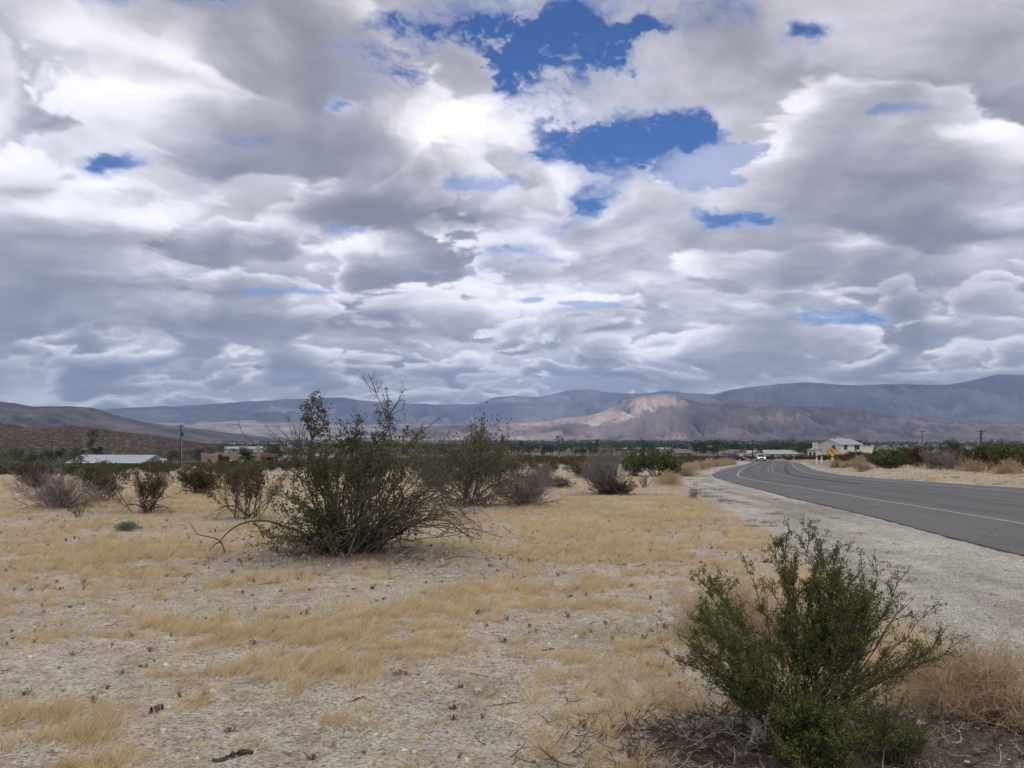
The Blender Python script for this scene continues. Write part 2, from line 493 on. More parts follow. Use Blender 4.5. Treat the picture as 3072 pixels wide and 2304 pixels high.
def build_clouds():
    phi = np.radians(np.concatenate([np.linspace(-180, -41, 46)[:-1], np.linspace(-41, 41, 700), np.linspace(41, 180, 46)[1:]]))
    tv = np.concatenate([np.geomspace(8.0, 0.64, 26)[:-1], np.linspace(0.64, 0.028, 330)])      # tangent of the elevation, overhead first
    PH, TV = np.meshgrid(phi, tv)
    R = DECK / TV
    X, Y = R * np.sin(PH), R * np.cos(PH)
    rowpx = np.full(len(tv), 1.43); rowpx[:26] = 8.0
    cover, slant = cloud_fields(X, Y, PH, TV, rowpx)
    V = np.stack([X, Y, np.full_like(X, DECK)], -1).reshape(-1, 3)
    nr, nc = X.shape
    idx = np.arange(nr * nc).reshape(nr, nc)
    Q = np.stack([idx[:-1, :-1], idx[:-1, 1:], idx[1:, 1:], idx[1:, :-1]], -1).reshape(-1, 4)
    V = np.concatenate([V, [[0, 0, DECK]]])
    T3 = np.stack([np.full(nc - 1, nr * nc), idx[0, 1:], idx[0, :-1]], 1)
    cov = np.concatenate([cover.ravel(), [cover[0].mean()]]); sl = np.concatenate([slant.ravel(), [slant[0].mean()]])
    m, nt, N, L, bs = mat_new('cloud_vapour')
    N.remove(bs)
    ac = N.new('ShaderNodeAttribute'); ac.attribute_name = 'cover'
    as_ = N.new('ShaderNodeAttribute'); as_.attribute_name = 'depth'
    # Beer-like fall of transmitted light with depth, floor set by multiple scattering
    e = N.new('ShaderNodeMath'); e.operation = 'MULTIPLY'; e.inputs[1].default_value = -CLOUD_K; L.new(as_.outputs['Fac'], e.inputs[0])
    ex = N.new('ShaderNodeMath'); ex.operation = 'EXPONENT'; L.new(e.outputs[0], ex.inputs[0])
    r = N.new('ShaderNodeMapRange'); r.inputs['From Min'].default_value = 0; r.inputs['From Max'].default_value = 1
    r.inputs['To Min'].default_value = CLOUD_T[0]; r.inputs['To Max'].default_value = CLOUD_T[1]
    L.new(ex.outputs[0], r.inputs['Value'])
    cr = N.new('ShaderNodeMix'); cr.data_type = 'RGBA'; cr.blend_type = 'MULTIPLY'; cr.inputs[0].default_value = 1.0
    cr.inputs[6].default_value = (1.0, 0.96, 0.905, 1)
    L.new(r.outputs[0], cr.inputs[7])
    tr = N.new('ShaderNodeBsdfTranslucent'); L.new(cr.outputs[2], tr.inputs[0])
    tp = N.new('ShaderNodeBsdfTransparent')
    mx = N.new('ShaderNodeMixShader')
    L.new(ac.outputs['Fac'], mx.inputs[0]); L.new(tp.outputs[0], mx.inputs[1]); L.new(tr.outputs[0], mx.inputs[2])
    L.new(mx.outputs[0], N['Material Output'].inputs[0])
    me = mk_mesh('clouds', V, [Q, T3], [m], True, {'cover': cov, 'depth': sl})
    o = link('clouds', me)
    tag(o, 'broken grey and white cloud deck with blue gaps over the valley', 'clouds', kind='stuff')
SUN_SPOTS = [
    (645,7300,408,300,400,1.6),(622,6800,424,330,330,1.6),(660,7000,418,230,300,1.3),(512,7000,431,300,200,.4),(455,7600,430,330,220,.7),(563,13000,402,420,330,.9),(585,13000,396,330,420,.7),(512,12600,405,260,240,.7),
    (300,12000,411,700,300,.8),(265,12000,412,350,240,.7),(510,5200,438,900,420,.8),(350,9000,426,500,240,.7),(760,6300,436,260,160,.4),(960,7600,436,600,300,.2)]
build_clouds()

# ------------------------------------------------------------------ ground
def fields(x, y):
    """what lies on the ground: straw grass cover, pale road gravel, plant litter"""
    d, w = road_coords(x, y)
    le = -w[..., 0]; re = w[..., 3]
    onroad = np.abs(d) < 900
    # left verge: bare gravel between the grass and the asphalt
    edge = np.interp(y, [-20, 4, 7, 11, 15.3, 19, 25, 34.5, 50, 60, 80, 110, 160, 190], [2.6, 3.0, 3.5, 4.2, 4.9, 5.5, 6.3, 7.7, 10.2, 14.0, 21, 30, 47, 55])
    edge = edge + 0.35 * fbm(x / 1.3, y / 2.2, 3, 91)
    verge = sstep(-0.5, 0.8, x - edge) * (onroad & (d < 0)) * (y < 200)
    right = (onroad & (d > 0) & (d < re + 1.0 + 0.6 * fbm(x / 4, y / 4, 2, 92)) & (y < 260)).astype(float)
    gravel = np.clip(np.maximum(verge, right), 0, 1)
    big = fbm(x / 2.6 + 5, y / 1.9 + 2, 4, 93)
    mid = fbm(x / 0.9, y / 0.55, 3, 94)
    tiny = fbm(x / 0.38, y / 0.26, 3, 95)
    straw = sstep(-0.20, 0.60, big + 0.60 * mid + 0.85 * tiny + 0.30 * np.exp(-((x - 2.5) / 4.5) ** 2 - ((y - 20) / 9.0) ** 2) + 0.12 * sstep(8, 20, y) - 0.10 * np.exp(-((y - 5) / 2.5) ** 2))
    straw = straw * (1 - gravel) * (1 - 0.65 * sstep(40, 75, y))
    behind = onroad & (d > re + 2)
    straw = np.where(behind, 0.35 + 0.3 * straw, straw)
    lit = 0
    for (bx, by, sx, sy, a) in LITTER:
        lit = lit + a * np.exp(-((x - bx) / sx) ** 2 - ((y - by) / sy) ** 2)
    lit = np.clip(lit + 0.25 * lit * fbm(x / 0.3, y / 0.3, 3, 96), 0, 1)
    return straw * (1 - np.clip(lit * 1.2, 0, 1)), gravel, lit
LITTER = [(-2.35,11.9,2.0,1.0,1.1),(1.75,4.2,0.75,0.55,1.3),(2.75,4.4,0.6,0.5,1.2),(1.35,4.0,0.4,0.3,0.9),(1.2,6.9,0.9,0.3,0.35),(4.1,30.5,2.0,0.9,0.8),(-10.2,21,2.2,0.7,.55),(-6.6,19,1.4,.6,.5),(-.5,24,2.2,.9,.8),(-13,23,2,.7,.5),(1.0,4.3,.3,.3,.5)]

def build_ground():
    r = np.concatenate([[0.35], np.geomspace(0.8, 2.2, 12)[:-1], np.geomspace(2.2, 60, 330)[:-1], np.geomspace(60, 14500, 110)])
    ph = np.radians(np.concatenate([np.linspace(-180, -42, 40)[:-1], np.linspace(-42, 42, 420), np.linspace(42, 180, 40)[1:]]))
    RR, PH = np.meshgrid(r, ph, indexing='ij')
    X, Y = RR * np.sin(PH), RR * np.cos(PH)
    Y = np.maximum(Y, -2200 + 0 * Y)
    Z = ground_z(X, Y)
    st, gr, li = fields(X, Y)
    nr, nc = X.shape
    idx = np.arange(nr * nc).reshape(nr, nc)
    Q = np.stack([idx[:-1, :-1], idx[1:, :-1], idx[1:, 1:], idx[:-1, 1:]], -1).reshape(-1, 4)
    V = np.stack([X, Y, Z], -1).reshape(-1, 3)
    V = np.concatenate([V, [[0, 0, gz(0, 0)]]])
    T3 = np.stack([np.full(nc - 1, nr * nc), idx[0, :-1], idx[0, 1:]], 1)
    z1 = lambda a: np.concatenate([a.ravel(), [0.0]])
    dl, wl = road_coords(X, Y)
    rut = np.where(np.abs(dl) < 60, 0.5 + 0.5 * fbm(dl * 0.95 + 0.3 * fbm(X / 6, Y / 6, 2, 97), Y / 9.0, 4, 98), 0.5)
    m, nt, N, L, bs = mat_new('desert_soil')
    tc = N.new('ShaderNodeTexCoord')
    def noise(scale, det=6, rough=0.6, src=None):
        n = N.new('ShaderNodeTexNoise'); n.inputs['Scale'].default_value = scale; n.inputs['Detail'].default_value = det; n.inputs['Roughness'].default_value = rough
        L.new(src or tc.outputs['Object'], n.inputs['Vector']); return n
    def mix(fac, a, b, mode='MIX'):
        x = N.new('ShaderNodeMix'); x.data_type = 'RGBA'; x.blend_type = mode
        for s, v in ((x.inputs[0], fac), (x.inputs[6], a), (x.inputs[7], b)):
            if isinstance(v, (float, int)): s.default_value = v
            elif isinstance(v, tuple): s.default_value = (*v, 1)
            else: L.new(v, s)
        return x.outputs[2]
    n_big = noise(0.55, 5); n_mid = noise(4.5, 7, 0.68); n_grit = noise(42, 6, 0.75); n_far = noise(0.02, 8, 0.6)
    vor = N.new('ShaderNodeTexVoronoi'); vor.inputs['Scale'].default_value = 38; L.new(tc.outputs['Object'], vor.inputs['Vector'])
    sand = ramp(N, [(0.30, (0.34, 0.295, 0.24)), (0.50, (0.53, 0.475, 0.395)), (0.70, (0.66, 0.615, 0.535))])
    L.new(n_mid.outputs[0], sand.inputs[0])
    grit = ramp(N, [(0.34, (0.20, 0.18, 0.16)), (0.48, (0.95, 0.94, 0.93)), (0.66, (1.5, 1.49, 1.47))])
    L.new(n_grit.outputs[0], grit.inputs[0])
    col = mix(1.0, sand.outputs[0], grit.outputs[0], 'MULTIPLY')
    gravel = ramp(N, [(0.3, (0.40, 0.375, 0.335)), (0.55, (0.55, 0.525, 0.475)), (0.75, (0.65, 0.625, 0.575))])
    L.new(n_mid.outputs[0], gravel.inputs[0])
    gcol = mix(1.0, gravel.outputs[0], grit.outputs[0], 'MULTIPLY')
    a_s = N.new('ShaderNodeAttribute'); a_s.attribute_name = 'straw'
    a_g = N.new('ShaderNodeAttribute'); a_g.attribute_name = 'gravel'
    a_l = N.new('ShaderNodeAttribute'); a_l.attribute_name = 'litter'
    a_f = N.new('ShaderNodeAttribute'); a_f.attribute_name = 'far'
    a_r = N.new('ShaderNodeAttribute'); a_r.attribute_name = 'rut'
    rr = ramp(N, [(0.25, (0.70, 0.68, 0.66)), (0.5, (0.97, 0.96, 0.95)), (0.75, (1.15, 1.15, 1.14))]); L.new(a_r.outputs['Fac'], rr.inputs[0])
    gcol = mix(1.0, gcol, rr.outputs[0], 'MULTIPLY')
    col = mix(a_g.outputs['Fac'], col, gcol)
    # thatch of old grass between the tufts
    straw = ramp(N, [(0.3, (0.37, 0.285, 0.175)), (0.6, (0.64, 0.52, 0.335))])
    L.new(n_grit.outputs[0], straw.inputs[0])
    sf = N.new('ShaderNodeMath'); sf.operation = 'MULTIPLY'; sf.inputs[1].default_value = 0.55; L.new(a_s.outputs['Fac'], sf.inputs[0])
    col = mix(sf.outputs[0], col, straw.outputs[0])
    # dead stems and twigs: short dark flecks
    fl = noise(17, 4, 0.7); fr = ramp(N, [(0.56, (0, 0, 0)), (0.64, (1, 1, 1))]); L.new(fl.outputs[0], fr.inputs[0])
    ff = N.new('ShaderNodeMath'); ff.operation = 'MULTIPLY'; ff.inputs[1].default_value = 0.75; L.new(fr.outputs[0], ff.inputs[0])
    col = mix(ff.outputs[0], col, (0.17, 0.13, 0.10))
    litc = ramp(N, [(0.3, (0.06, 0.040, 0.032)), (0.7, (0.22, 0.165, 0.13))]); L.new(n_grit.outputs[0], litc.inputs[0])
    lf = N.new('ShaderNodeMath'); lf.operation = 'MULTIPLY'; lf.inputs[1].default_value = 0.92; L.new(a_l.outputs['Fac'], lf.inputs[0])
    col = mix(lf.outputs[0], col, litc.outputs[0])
    # far valley floor: desert scrub with pale washes
    farc = ramp(N, [(0.36, (0.085, 0.08, 0.055)), (0.52, (0.17, 0.145, 0.11)), (0.68, (0.36, 0.31, 0.25))]); L.new(n_far.outputs[0], farc.inputs[0])
    col = mix(a_f.outputs['Fac'], col, farc.outputs[0])
    tone = ramp(N, [(0.3, (0.84, 0.83, 0.81)), (0.7, (1.08, 1.07, 1.06))]); L.new(n_big.outputs[0], tone.inputs[0])
    col = mix(1.0, col, tone.outputs[0], 'MULTIPLY')
    L.new(col, bs.inputs['Base Color'])
    bs.inputs['Roughness'].default_value = 0.95
    bs.inputs['Specular IOR Level'].default_value = 0.1
    h = N.new('ShaderNodeMath'); h.operation = 'MULTIPLY_ADD'; h.inputs[1].default_value = 0.6
    L.new(n_grit.outputs[0], h.inputs[0]); L.new(vor.outputs['Distance'], h.inputs[2])
    b1 = N.new('ShaderNodeBump'); b1.inputs['Strength'].default_value = 0.9; b1.inputs['Distance'].default_value = 0.02; L.new(h.outputs[0], b1.inputs['Height'])
    b2 = N.new('ShaderNodeBump'); b2.inputs['Strength'].default_value = 0.6; b2.inputs['Distance'].default_value = 0.08; L.new(n_mid.outputs[0], b2.inputs['Height']); L.new(b1.outputs[0], b2.inputs['Normal'])
    L.new(b2.outputs[0], bs.inputs['Normal'])
    far = 0.55 * sstep(60, 150, np.hypot(X, Y)) * (1 - gr) + 0.45 * sstep(180, 420, np.hypot(X, Y))
    me = mk_mesh('ground', V, [Q, T3], [m], True, {'straw': z1(st), 'gravel': z1(gr), 'litter': z1(li), 'rut': z1(rut), 'far': z1(far)})
    tag(link('ground', me), 'pale sandy desert floor sloping down into the valley', kind='structure')
build_ground()

# ------------------------------------------------------------------ road
def ribbon(o0, o1, lift, i0=0, i1=None, per=1):
    """strip between two lateral offsets of the centre line, following the land"""
    C = ROAD[i0:i1]; Nn = RN[i0:i1]
    o0 = np.broadcast_to(o0, (len(C),)); o1 = np.broadcast_to(o1, (len(C),))
    ts = np.linspace(0, 1, per + 1)
    off = o0[:, None] * (1 - ts) + o1[:, None] * ts
    P = C[:, None, :2] + Nn[:, None, :] * off[..., None]
    Z = zbase(P[..., 0], P[..., 1]) + lift
    V = np.concatenate([P, Z[..., None]], -1)
    n, k = Z.shape
    idx = np.arange(n * k).reshape(n, k)
    Q = np.stack([idx[:-1, :-1], idx[:-1, 1:], idx[1:, 1:], idx[1:, :-1]], -1).reshape(-1, 4)
    return V.reshape(-1, 3), Q
def build_road():
    m, nt, N, L, bs = mat_new('asphalt')
    tc = N.new('ShaderNodeTexCoord')
    n1 = N.new('ShaderNodeTexNoise'); n1.inputs['Scale'].default_value = 55; n1.inputs['Detail'].default_value = 6; n1.inputs['Roughness'].default_value = 0.75
    n2 = N.new('ShaderNodeTexNoise'); n2.inputs['Scale'].default_value = 0.5; n2.inputs['Detail'].default_value = 6
    L.new(tc.outputs['Object'], n1.inputs[0]); L.new(tc.outputs['Object'], n2.inputs[0])
    a = ramp(N, [(0.3, (0.085, 0.084, 0.081)), (0.7, (0.215, 0.212, 0.204))]); L.new(n1.outputs[0], a.inputs[0])
    b = ramp(N, [(0.3, (0.86, 0.86, 0.87)), (0.7, (1.1, 1.09, 1.07))]); L.new(n2.outputs[0], b.inputs[0])
    x = N.new('ShaderNodeMix'); x.data_type = 'RGBA'; x.blend_type = 'MULTIPLY'; x.inputs[0].default_value = 1
    L.new(a.outputs[0], x.inputs[6]); L.new(b.outputs[0], x.inputs[7])
    # polished wheel tracks
    at_ = N.new('ShaderNodeAttribute'); at_.attribute_name = 'track'
    y = N.new('ShaderNodeMix'); y.data_type = 'RGBA'; y.inputs[7].default_value = (0.085, 0.085, 0.086, 1)
    f = N.new('ShaderNodeMath'); f.operation = 'MULTIPLY'; f.inputs[1].default_value = 0.55; L.new(at_.outputs['Fac'], f.inputs[0])
    L.new(f.outputs[0], y.inputs[0]); L.new(x.outputs[2], y.inputs[6])
    # cracks sealed with tar, and a few darker patches
    vo = N.new('ShaderNodeTexVoronoi'); vo.feature = 'DISTANCE_TO_EDGE'; vo.inputs['Scale'].default_value = 0.23; vo.inputs['Randomness'].default_value = 1
    wv = N.new('ShaderNodeTexNoise'); wv.inputs['Scale'].default_value = 1.3; wv.inputs['Detail'].default_value = 5; L.new(tc.outputs['Object'], wv.inputs[0])
    ad = N.new('ShaderNodeMix'); ad.data_type = 'RGBA'; ad.blend_type = 'ADD'; ad.inputs[0].default_value = 0.9; L.new(tc.outputs['Object'], ad.inputs[6]); L.new(wv.outputs[1], ad.inputs[7]); L.new(ad.outputs[2], vo.inputs['Vector'])
    cr = ramp(N, [(0.0, (1, 1, 1)), (0.011, (0, 0, 0))]); L.new(vo.outputs['Distance'], cr.inputs[0])
    cf = N.new('ShaderNodeMath'); cf.operation = 'MULTIPLY'; cf.inputs[1].default_value = 0.6; L.new(cr.outputs[0], cf.inputs[0])
    y2 = N.new('ShaderNodeMix'); y2.data_type = 'RGBA'; y2.inputs[7].default_value = (0.05, 0.049, 0.048, 1); L.new(cf.outputs[0], y2.inputs[0]); L.new(y.outputs[2], y2.inputs[6])
    L.new(y2.outputs[2], bs.inputs['Base Color'])
    bs.inputs['Roughness'].default_value = 0.85; bs.inputs['Specular IOR Level'].default_value = 0.25
    bp = N.new('ShaderNodeBump'); bp.inputs['Strength'].default_value = 0.35; bp.inputs['Distance'].default_value = 0.01
    L.new(n1.outputs[0], bp.inputs['Height']); L.new(bp.outputs[0], bs.inputs['Normal'])
    per = 26
    # ragged broken edge of the left shoulder
    s = np.arange(len(ROAD))
    le = -ROAD[:, 2] + 0.16 * fbm(s * 0.9, 0 * s, 4, 21); re = ROAD[:, 5] + 0.08 * fbm(s * 0.9, 0 * s + 9, 3, 22)
    V, Q = ribbon(le, re, 0.035, per=per)
    n = len(ROAD); off = np.linspace(0, 1, per + 1)[None] * (re - le)[:, None] + le[:, None]
    wl, wr = ROAD[:, 3:4], ROAD[:, 4:5]
    tr = np.zeros_like(off)
    for c in (-0.75, -0.25): tr += np.exp(-((off - c * wl) / 0.42) ** 2)
    for c in (0.28, 0.74): tr += np.exp(-((off - c * wr) / 0.42) ** 2)
    # thickness: a skirt down both sides
    b = len(V)
    idx = np.arange(b).reshape(n, per + 1)
    low = V.reshape(n, per + 1, 3)[:, [0, -1]].copy(); low[..., 2] -= 0.16
    V2 = np.concatenate([V, low.reshape(-1, 3)])
    li = b + np.arange(n * 2).reshape(n, 2)
    Ql = np.stack([li[:-1, 0], idx[:-1, 0], idx[1:, 0], li[1:, 0]], -1); Qr = np.stack([idx[:-1, -1], li[:-1, 1], li[1:, 1], idx[1:, -1]], -1)
    road = link('road', mk_mesh('road', V2, [np.concatenate([Q, Ql, Qr])], [m], False, {'track': np.concatenate([tr.ravel(), np.zeros(2 * n)])}))
    tag(road, 'grey two lane asphalt road curving away to the right', kind='structure')
    # worn paint
    def paint(name, c):
        m, nt, N, L, bs = mat_new(name)
        tc = N.new('ShaderNodeTexCoord'); n = N.new('ShaderNodeTexNoise'); n.inputs['Scale'].default_value = 14; n.inputs['Detail'].default_value = 6; n.inputs['Roughness'].default_value = .7
        L.new(tc.outputs['Object'], n.inputs[0])
        r = ramp(N, [(0.36, (0.14, 0.14, 0.138)), (0.60, c)]); L.new(n.outputs[0], r.inputs[0]); L.new(r.outputs[0], bs.inputs['Base Color']); bs.inputs['Roughness'].default_value = 0.8
        return m
    white = paint('worn_white_paint', (0.48, 0.47, 0.455)); yel = paint('faded_yellow_paint', (0.34, 0.325, 0.285))
    dark = simple_mat('tyre_rubber_mark', (0.055, 0.055, 0.057), 0.8)
    def line(name, o, w, mat, lift=0.041):
        V, Q = ribbon(o - w / 2, o + w / 2, lift)
        return link(name, mk_mesh(name, V, [Q], [mat]), road)
    line('edge_line', -ROAD[:, 3], 0.14, white)
    line('edge_line', ROAD[:, 4], 0.12, white)
    line('centre_line', -0.16 + 0 * ROAD[:, 0], 0.11, yel)
    line('centre_line', 0.16 + 0 * ROAD[:, 0], 0.11, yel)
    line('centre_stripe', 0 * ROAD[:, 0], 0.12, dark, 0.045)
    i0 = int(np.argmin(np.abs(ROAD[:, 1] - 40))); i1 = int(np.argmin(np.abs(ROAD[:, 1] - 120)))
    w = np.linspace(0.5, 2.0, i1 - i0)
    V, Q = ribbon(w - 0.12, w + 0.12, 0.049, i0, i1)
    link('skid_mark', mk_mesh('skid_mark', V, [Q], [dark]), road)
build_road()

# ------------------------------------------------------------------ mountains
def rock_mat(name, stops, scale, streak=0.35):
    m, nt, N, L, bs = mat_new(name)
    tc = N.new('ShaderNodeTexCoord')
    n1 = N.new('ShaderNodeTexNoise'); n1.inputs['Scale'].default_value = scale; n1.inputs['Detail'].default_value = 9; n1.inputs['Roughness'].default_value = 0.62
    L.new(tc.outputs['Object'], n1.inputs[0])
    r = ramp(N, stops); L.new(n1.outputs[0], r.inputs[0])
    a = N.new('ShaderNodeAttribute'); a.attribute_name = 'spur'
    rr = ramp(N, [(0.25, (1 - streak,) * 3), (0.75, (1 + streak,) * 3)]); L.new(a.outputs['Fac'], rr.inputs[0])  # gullies darker, spurs lighter: relief shading put into the rock colour
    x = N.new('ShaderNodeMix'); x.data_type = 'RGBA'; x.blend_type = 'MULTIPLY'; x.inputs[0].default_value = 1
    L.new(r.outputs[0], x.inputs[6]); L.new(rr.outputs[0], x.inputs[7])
    ab_ = N.new('ShaderNodeAttribute'); ab_.attribute_name = 'bare'  # mask of the painted sun patch, mixed in as paler rock
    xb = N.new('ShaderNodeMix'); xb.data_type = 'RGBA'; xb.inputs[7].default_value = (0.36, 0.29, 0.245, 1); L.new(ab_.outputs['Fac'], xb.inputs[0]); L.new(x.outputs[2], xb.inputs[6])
    L.new(xb.outputs[2], bs.inputs['Base Color'])
    bs.inputs['Roughness'].default_value = 1.0; bs.inputs['Specular IOR Level'].default_value = 0.0
    bp = N.new('ShaderNodeBump'); bp.inputs['Strength'].default_value = 0.8; bp.inputs['Distance'].default_value = 14.0
    n2 = N.new('ShaderNodeTexNoise'); n2.inputs['Scale'].default_value = scale * 6; n2.inputs['Detail'].default_value = 6; n2.inputs['Roughness'].default_value = 0.65
    L.new(tc.outputs['Object'], n2.inputs[0]); L.new(n2.outputs[0], bp.inputs['Height']); L.new(bp.outputs[0], bs.inputs['Normal'])
    return m
def mountain(name, label, sil, D, W, seed, mat, amp=0.30, spur=55.0, step=2.0, rows=46, jag=0.5, gpow=1.25, sun_patches=()):
    sil = np.array(sil, float)
    px = np.arange(sil[0, 0], sil[-1, 0] + step, step)
    py = np.interp(px, sil[:, 0], sil[:, 1])
    k = np.ones(5) / 5
    py = np.convolve(np.pad(py, 2, mode='edge'), k, 'valid')
    py = py + jag * fbm(px / 14.0, 0 * px + seed, 5, seed, 0.6)
    el = (HY - py) / F
    Dc = D * (1 + 0.035 * fbm(px / 90.0, 0 * px, 2, seed + 3))
    Hc = EYE + el * Dc
    t = np.concatenate([np.linspace(0, 1, rows), np.linspace(1, 1.5, 9)[1:]])
    PX, T = np.meshgrid(px, t)
    PY = np.maximum(Dc - W * (1 - T), 50.0)
    X = (PX - CX) / F * (Dc * (0.6 * T + 0.4) + PY * (0.6 - 0.6 * T))
    zb = np.interp(PY, _PY, _PZ) - 6
    g = np.where(T <= 1, np.clip(T, 0, 1) ** gpow, 1 - (T - 1) * 1.2)
    hm = (Hc - zb) * g
    # gullies run down the slope, twisting a little
    wv = fbm(X / (spur * 9), PY / (spur * 9), 3, seed + 5)
    rg = ridged(X / (spur * 3.2) + 0.9 * wv + 0.25 * T, PY / (spur * 11) + 0.6 * wv, 5, seed + 7, 0.55)
    lump = fbm(X / (spur * 10), PY / (spur * 8), 3, seed + 15)
    rg2 = ridged(X / (spur * 0.95) + 1.1 * wv, PY / (spur * 3.6) + 0.8 * wv, 4, seed + 21, 0.55)
    env = np.where(T <= 1, np.sin(np.pi * np.clip(T, 0, 1) ** 0.8) ** 0.8, 0.4 * np.clip(T - 1, 0, .5))
    hm = hm + (Hc - zb) * (1.5 * amp * (rg - 0.62) + amp * 0.5 * lump + amp * 0.42 * (rg2 - 0.62)) * env
    Z = zb + hm
    elc = el[None, :] * PY + EYE
    Z = np.where(T < 1, np.minimum(Z, elc - 0.010 * (1 - T) * np.maximum(Hc, 50)), Z)
    nr, nc = X.shape
    idx = np.arange(nr * nc).reshape(nr, nc)
    Q = np.stack([idx[:-1, :-1], idx[:-1, 1:], idx[1:, 1:], idx[1:, :-1]], -1).reshape(-1, 4)
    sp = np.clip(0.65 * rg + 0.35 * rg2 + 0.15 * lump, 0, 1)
    bare = np.zeros_like(X)  # pale rock colour placed to paint the sunlit face brighter
    for (bx, brow, sx, sy) in sun_patches:
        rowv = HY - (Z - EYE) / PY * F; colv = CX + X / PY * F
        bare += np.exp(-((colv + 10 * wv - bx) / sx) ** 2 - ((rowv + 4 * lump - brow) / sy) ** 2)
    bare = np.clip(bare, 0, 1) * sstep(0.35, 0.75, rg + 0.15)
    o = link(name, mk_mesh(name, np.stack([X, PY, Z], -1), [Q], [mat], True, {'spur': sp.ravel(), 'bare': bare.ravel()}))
    return tag(o, label, kind='structure')
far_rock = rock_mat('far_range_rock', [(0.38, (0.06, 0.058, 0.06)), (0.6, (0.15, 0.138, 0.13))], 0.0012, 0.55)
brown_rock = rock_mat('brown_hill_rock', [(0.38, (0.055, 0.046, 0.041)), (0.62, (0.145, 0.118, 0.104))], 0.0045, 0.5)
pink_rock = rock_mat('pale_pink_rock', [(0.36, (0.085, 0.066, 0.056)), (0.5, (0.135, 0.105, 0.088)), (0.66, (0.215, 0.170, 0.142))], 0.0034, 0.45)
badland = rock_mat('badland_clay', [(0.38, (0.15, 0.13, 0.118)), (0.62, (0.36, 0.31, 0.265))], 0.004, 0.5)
mountain('mountain_range', 'hazy blue range running along the back of the valley',
    [(-150,404),(60,409),(106,409.3),(126,408),(157,406.2),(181,406),(233,402.5),(290,399),(342,397.3),(362,400.7),(396,403.4),(416,403.4),(433,404.6),(477,404),(494,397.4),(512,395.6),(541,397.2),(554,393.8),
     (570,390),(592,389.6),(602,391.7),(638,393.8),(666,391),(692,393.4),(760,396),(860,399)], 13200, 3600, 3, far_rock, 0.34, 130, 2.0, 44, 0.6)
mountain('mountain_range', 'tall blue range at the far right of the valley',
    [(620,400),(671,394.2),(692,393.2),(713,395.2),(726,391),(741,388),(775,384.5),(805,382),(830,384),(856,385.6),(880,384.2),(907,384.2),(944,385),(958,383),(972,380.5),(1000,374),(1024,375),(1080,370),(1150,378),(1240,384)],
     11800, 3000, 13, far_rock, 0.34, 120, 2.0, 44, 0.5)
mountain('ridge', 'low hazy ridge in the middle distance behind the houses',
    [(120,424),(167,422.7),(190,423.3),(197,420.3),(204,421.5),(215,422.4),(227,421),(251,420.3),(263,421.5),(278,421.3),(301,423),(328,424.4),(355,425),(383,424.5),(420,424),(470,424),(520,426),(560,430),(600,434)],
     8600, 2600, 23, badland, 0.30, 80, 2.0, 40, 0.3, 1.1)
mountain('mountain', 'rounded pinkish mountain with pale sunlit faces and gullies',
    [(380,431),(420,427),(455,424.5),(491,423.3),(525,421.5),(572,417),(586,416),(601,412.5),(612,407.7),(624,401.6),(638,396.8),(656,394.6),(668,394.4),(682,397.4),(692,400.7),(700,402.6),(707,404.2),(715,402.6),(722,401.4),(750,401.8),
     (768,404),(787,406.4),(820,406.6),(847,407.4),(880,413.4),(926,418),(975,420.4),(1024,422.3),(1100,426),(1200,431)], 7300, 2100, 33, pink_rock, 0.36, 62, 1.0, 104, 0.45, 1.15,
     sun_patches=[(648,406,26,9),(622,424,34,13),(664,420,20,12),(596,431,16,5)])
mountain('mountain', 'brown bare mountain spur sloping down from the left',
    [(-160,396),(-60,399),(0,401.4),(16,403.2),(33,406.8),(50,406.2),(72,406.2),(94,408),(108,413.5),(122,418.3),(145,422.5),(166,425),(188,427.3),(205,429.7),(223,435.2),(241,441.5),(262,446)], 4200, 1500, 43, brown_rock, 0.28, 40, 1.6, 44, 0.35, 1.1)

# haze over the whole valley
def build_haze():
    m = bpy.data.materials.new('valley_haze'); m.use_nodes = True
    N, L = m.node_tree.nodes, m.node_tree.links
    N.remove(N['Principled BSDF'])
    v = N.new('ShaderNodeVolumePrincipled')
    v.inputs['Color'].default_value = (0.42, 0.60, 1.0, 1)
    v.inputs['Density'].default_value = HAZE
    v.inputs['Anisotropy'].default_value = 0.0
    L.new(v.outputs[0], N['Material Output'].inputs['Volume'])
    b = MB().box((-16500, -2600, -90), (16500, 16500, 1120))
    o = b.build('haze', m)
    tag(o, 'thin blue haze filling the valley', 'haze', kind='stuff')
HAZE = 6.0e-5
build_haze()

# ------------------------------------------------------------------ shrubs
M_LEAF = plant_mat('creosote_leaf', (0.042, 0.048, 0.012), (0.135, 0.138, 0.042), 0.5, 0.25, spec=0.35)
M_LEAF_G = plant_mat('fresh_creosote_leaf', (0.048, 0.066, 0.012), (0.18, 0.20, 0.050), 0.5, 0.28, spec=0.35)
M_LEAF_B = plant_mat('browned_creosote_leaf', (0.062, 0.046, 0.018), (0.15, 0.112, 0.048), 0.6, 0.15)
M_LEAF_GREY = plant_mat('grey_green_leaf', (0.12, 0.125, 0.085), (0.25, 0.25, 0.19), 0.8, 0.1)
M_BARK = plant_mat('creosote_bark', (0.075, 0.058, 0.050), (0.22, 0.185, 0.165), 0.9)
M_BARK_D = plant_mat('dark_shrub_bark', (0.050, 0.036, 0.030), (0.135, 0.100, 0.085), 0.9)
M_LILAC = plant_mat('dead_lilac_twig', (0.15, 0.122, 0.112), (0.33, 0.28, 0.262), 0.9)
M_GREYTW = plant_mat('grey_twig', (0.145, 0.13, 0.11), (0.32, 0.29, 0.25), 0.9)
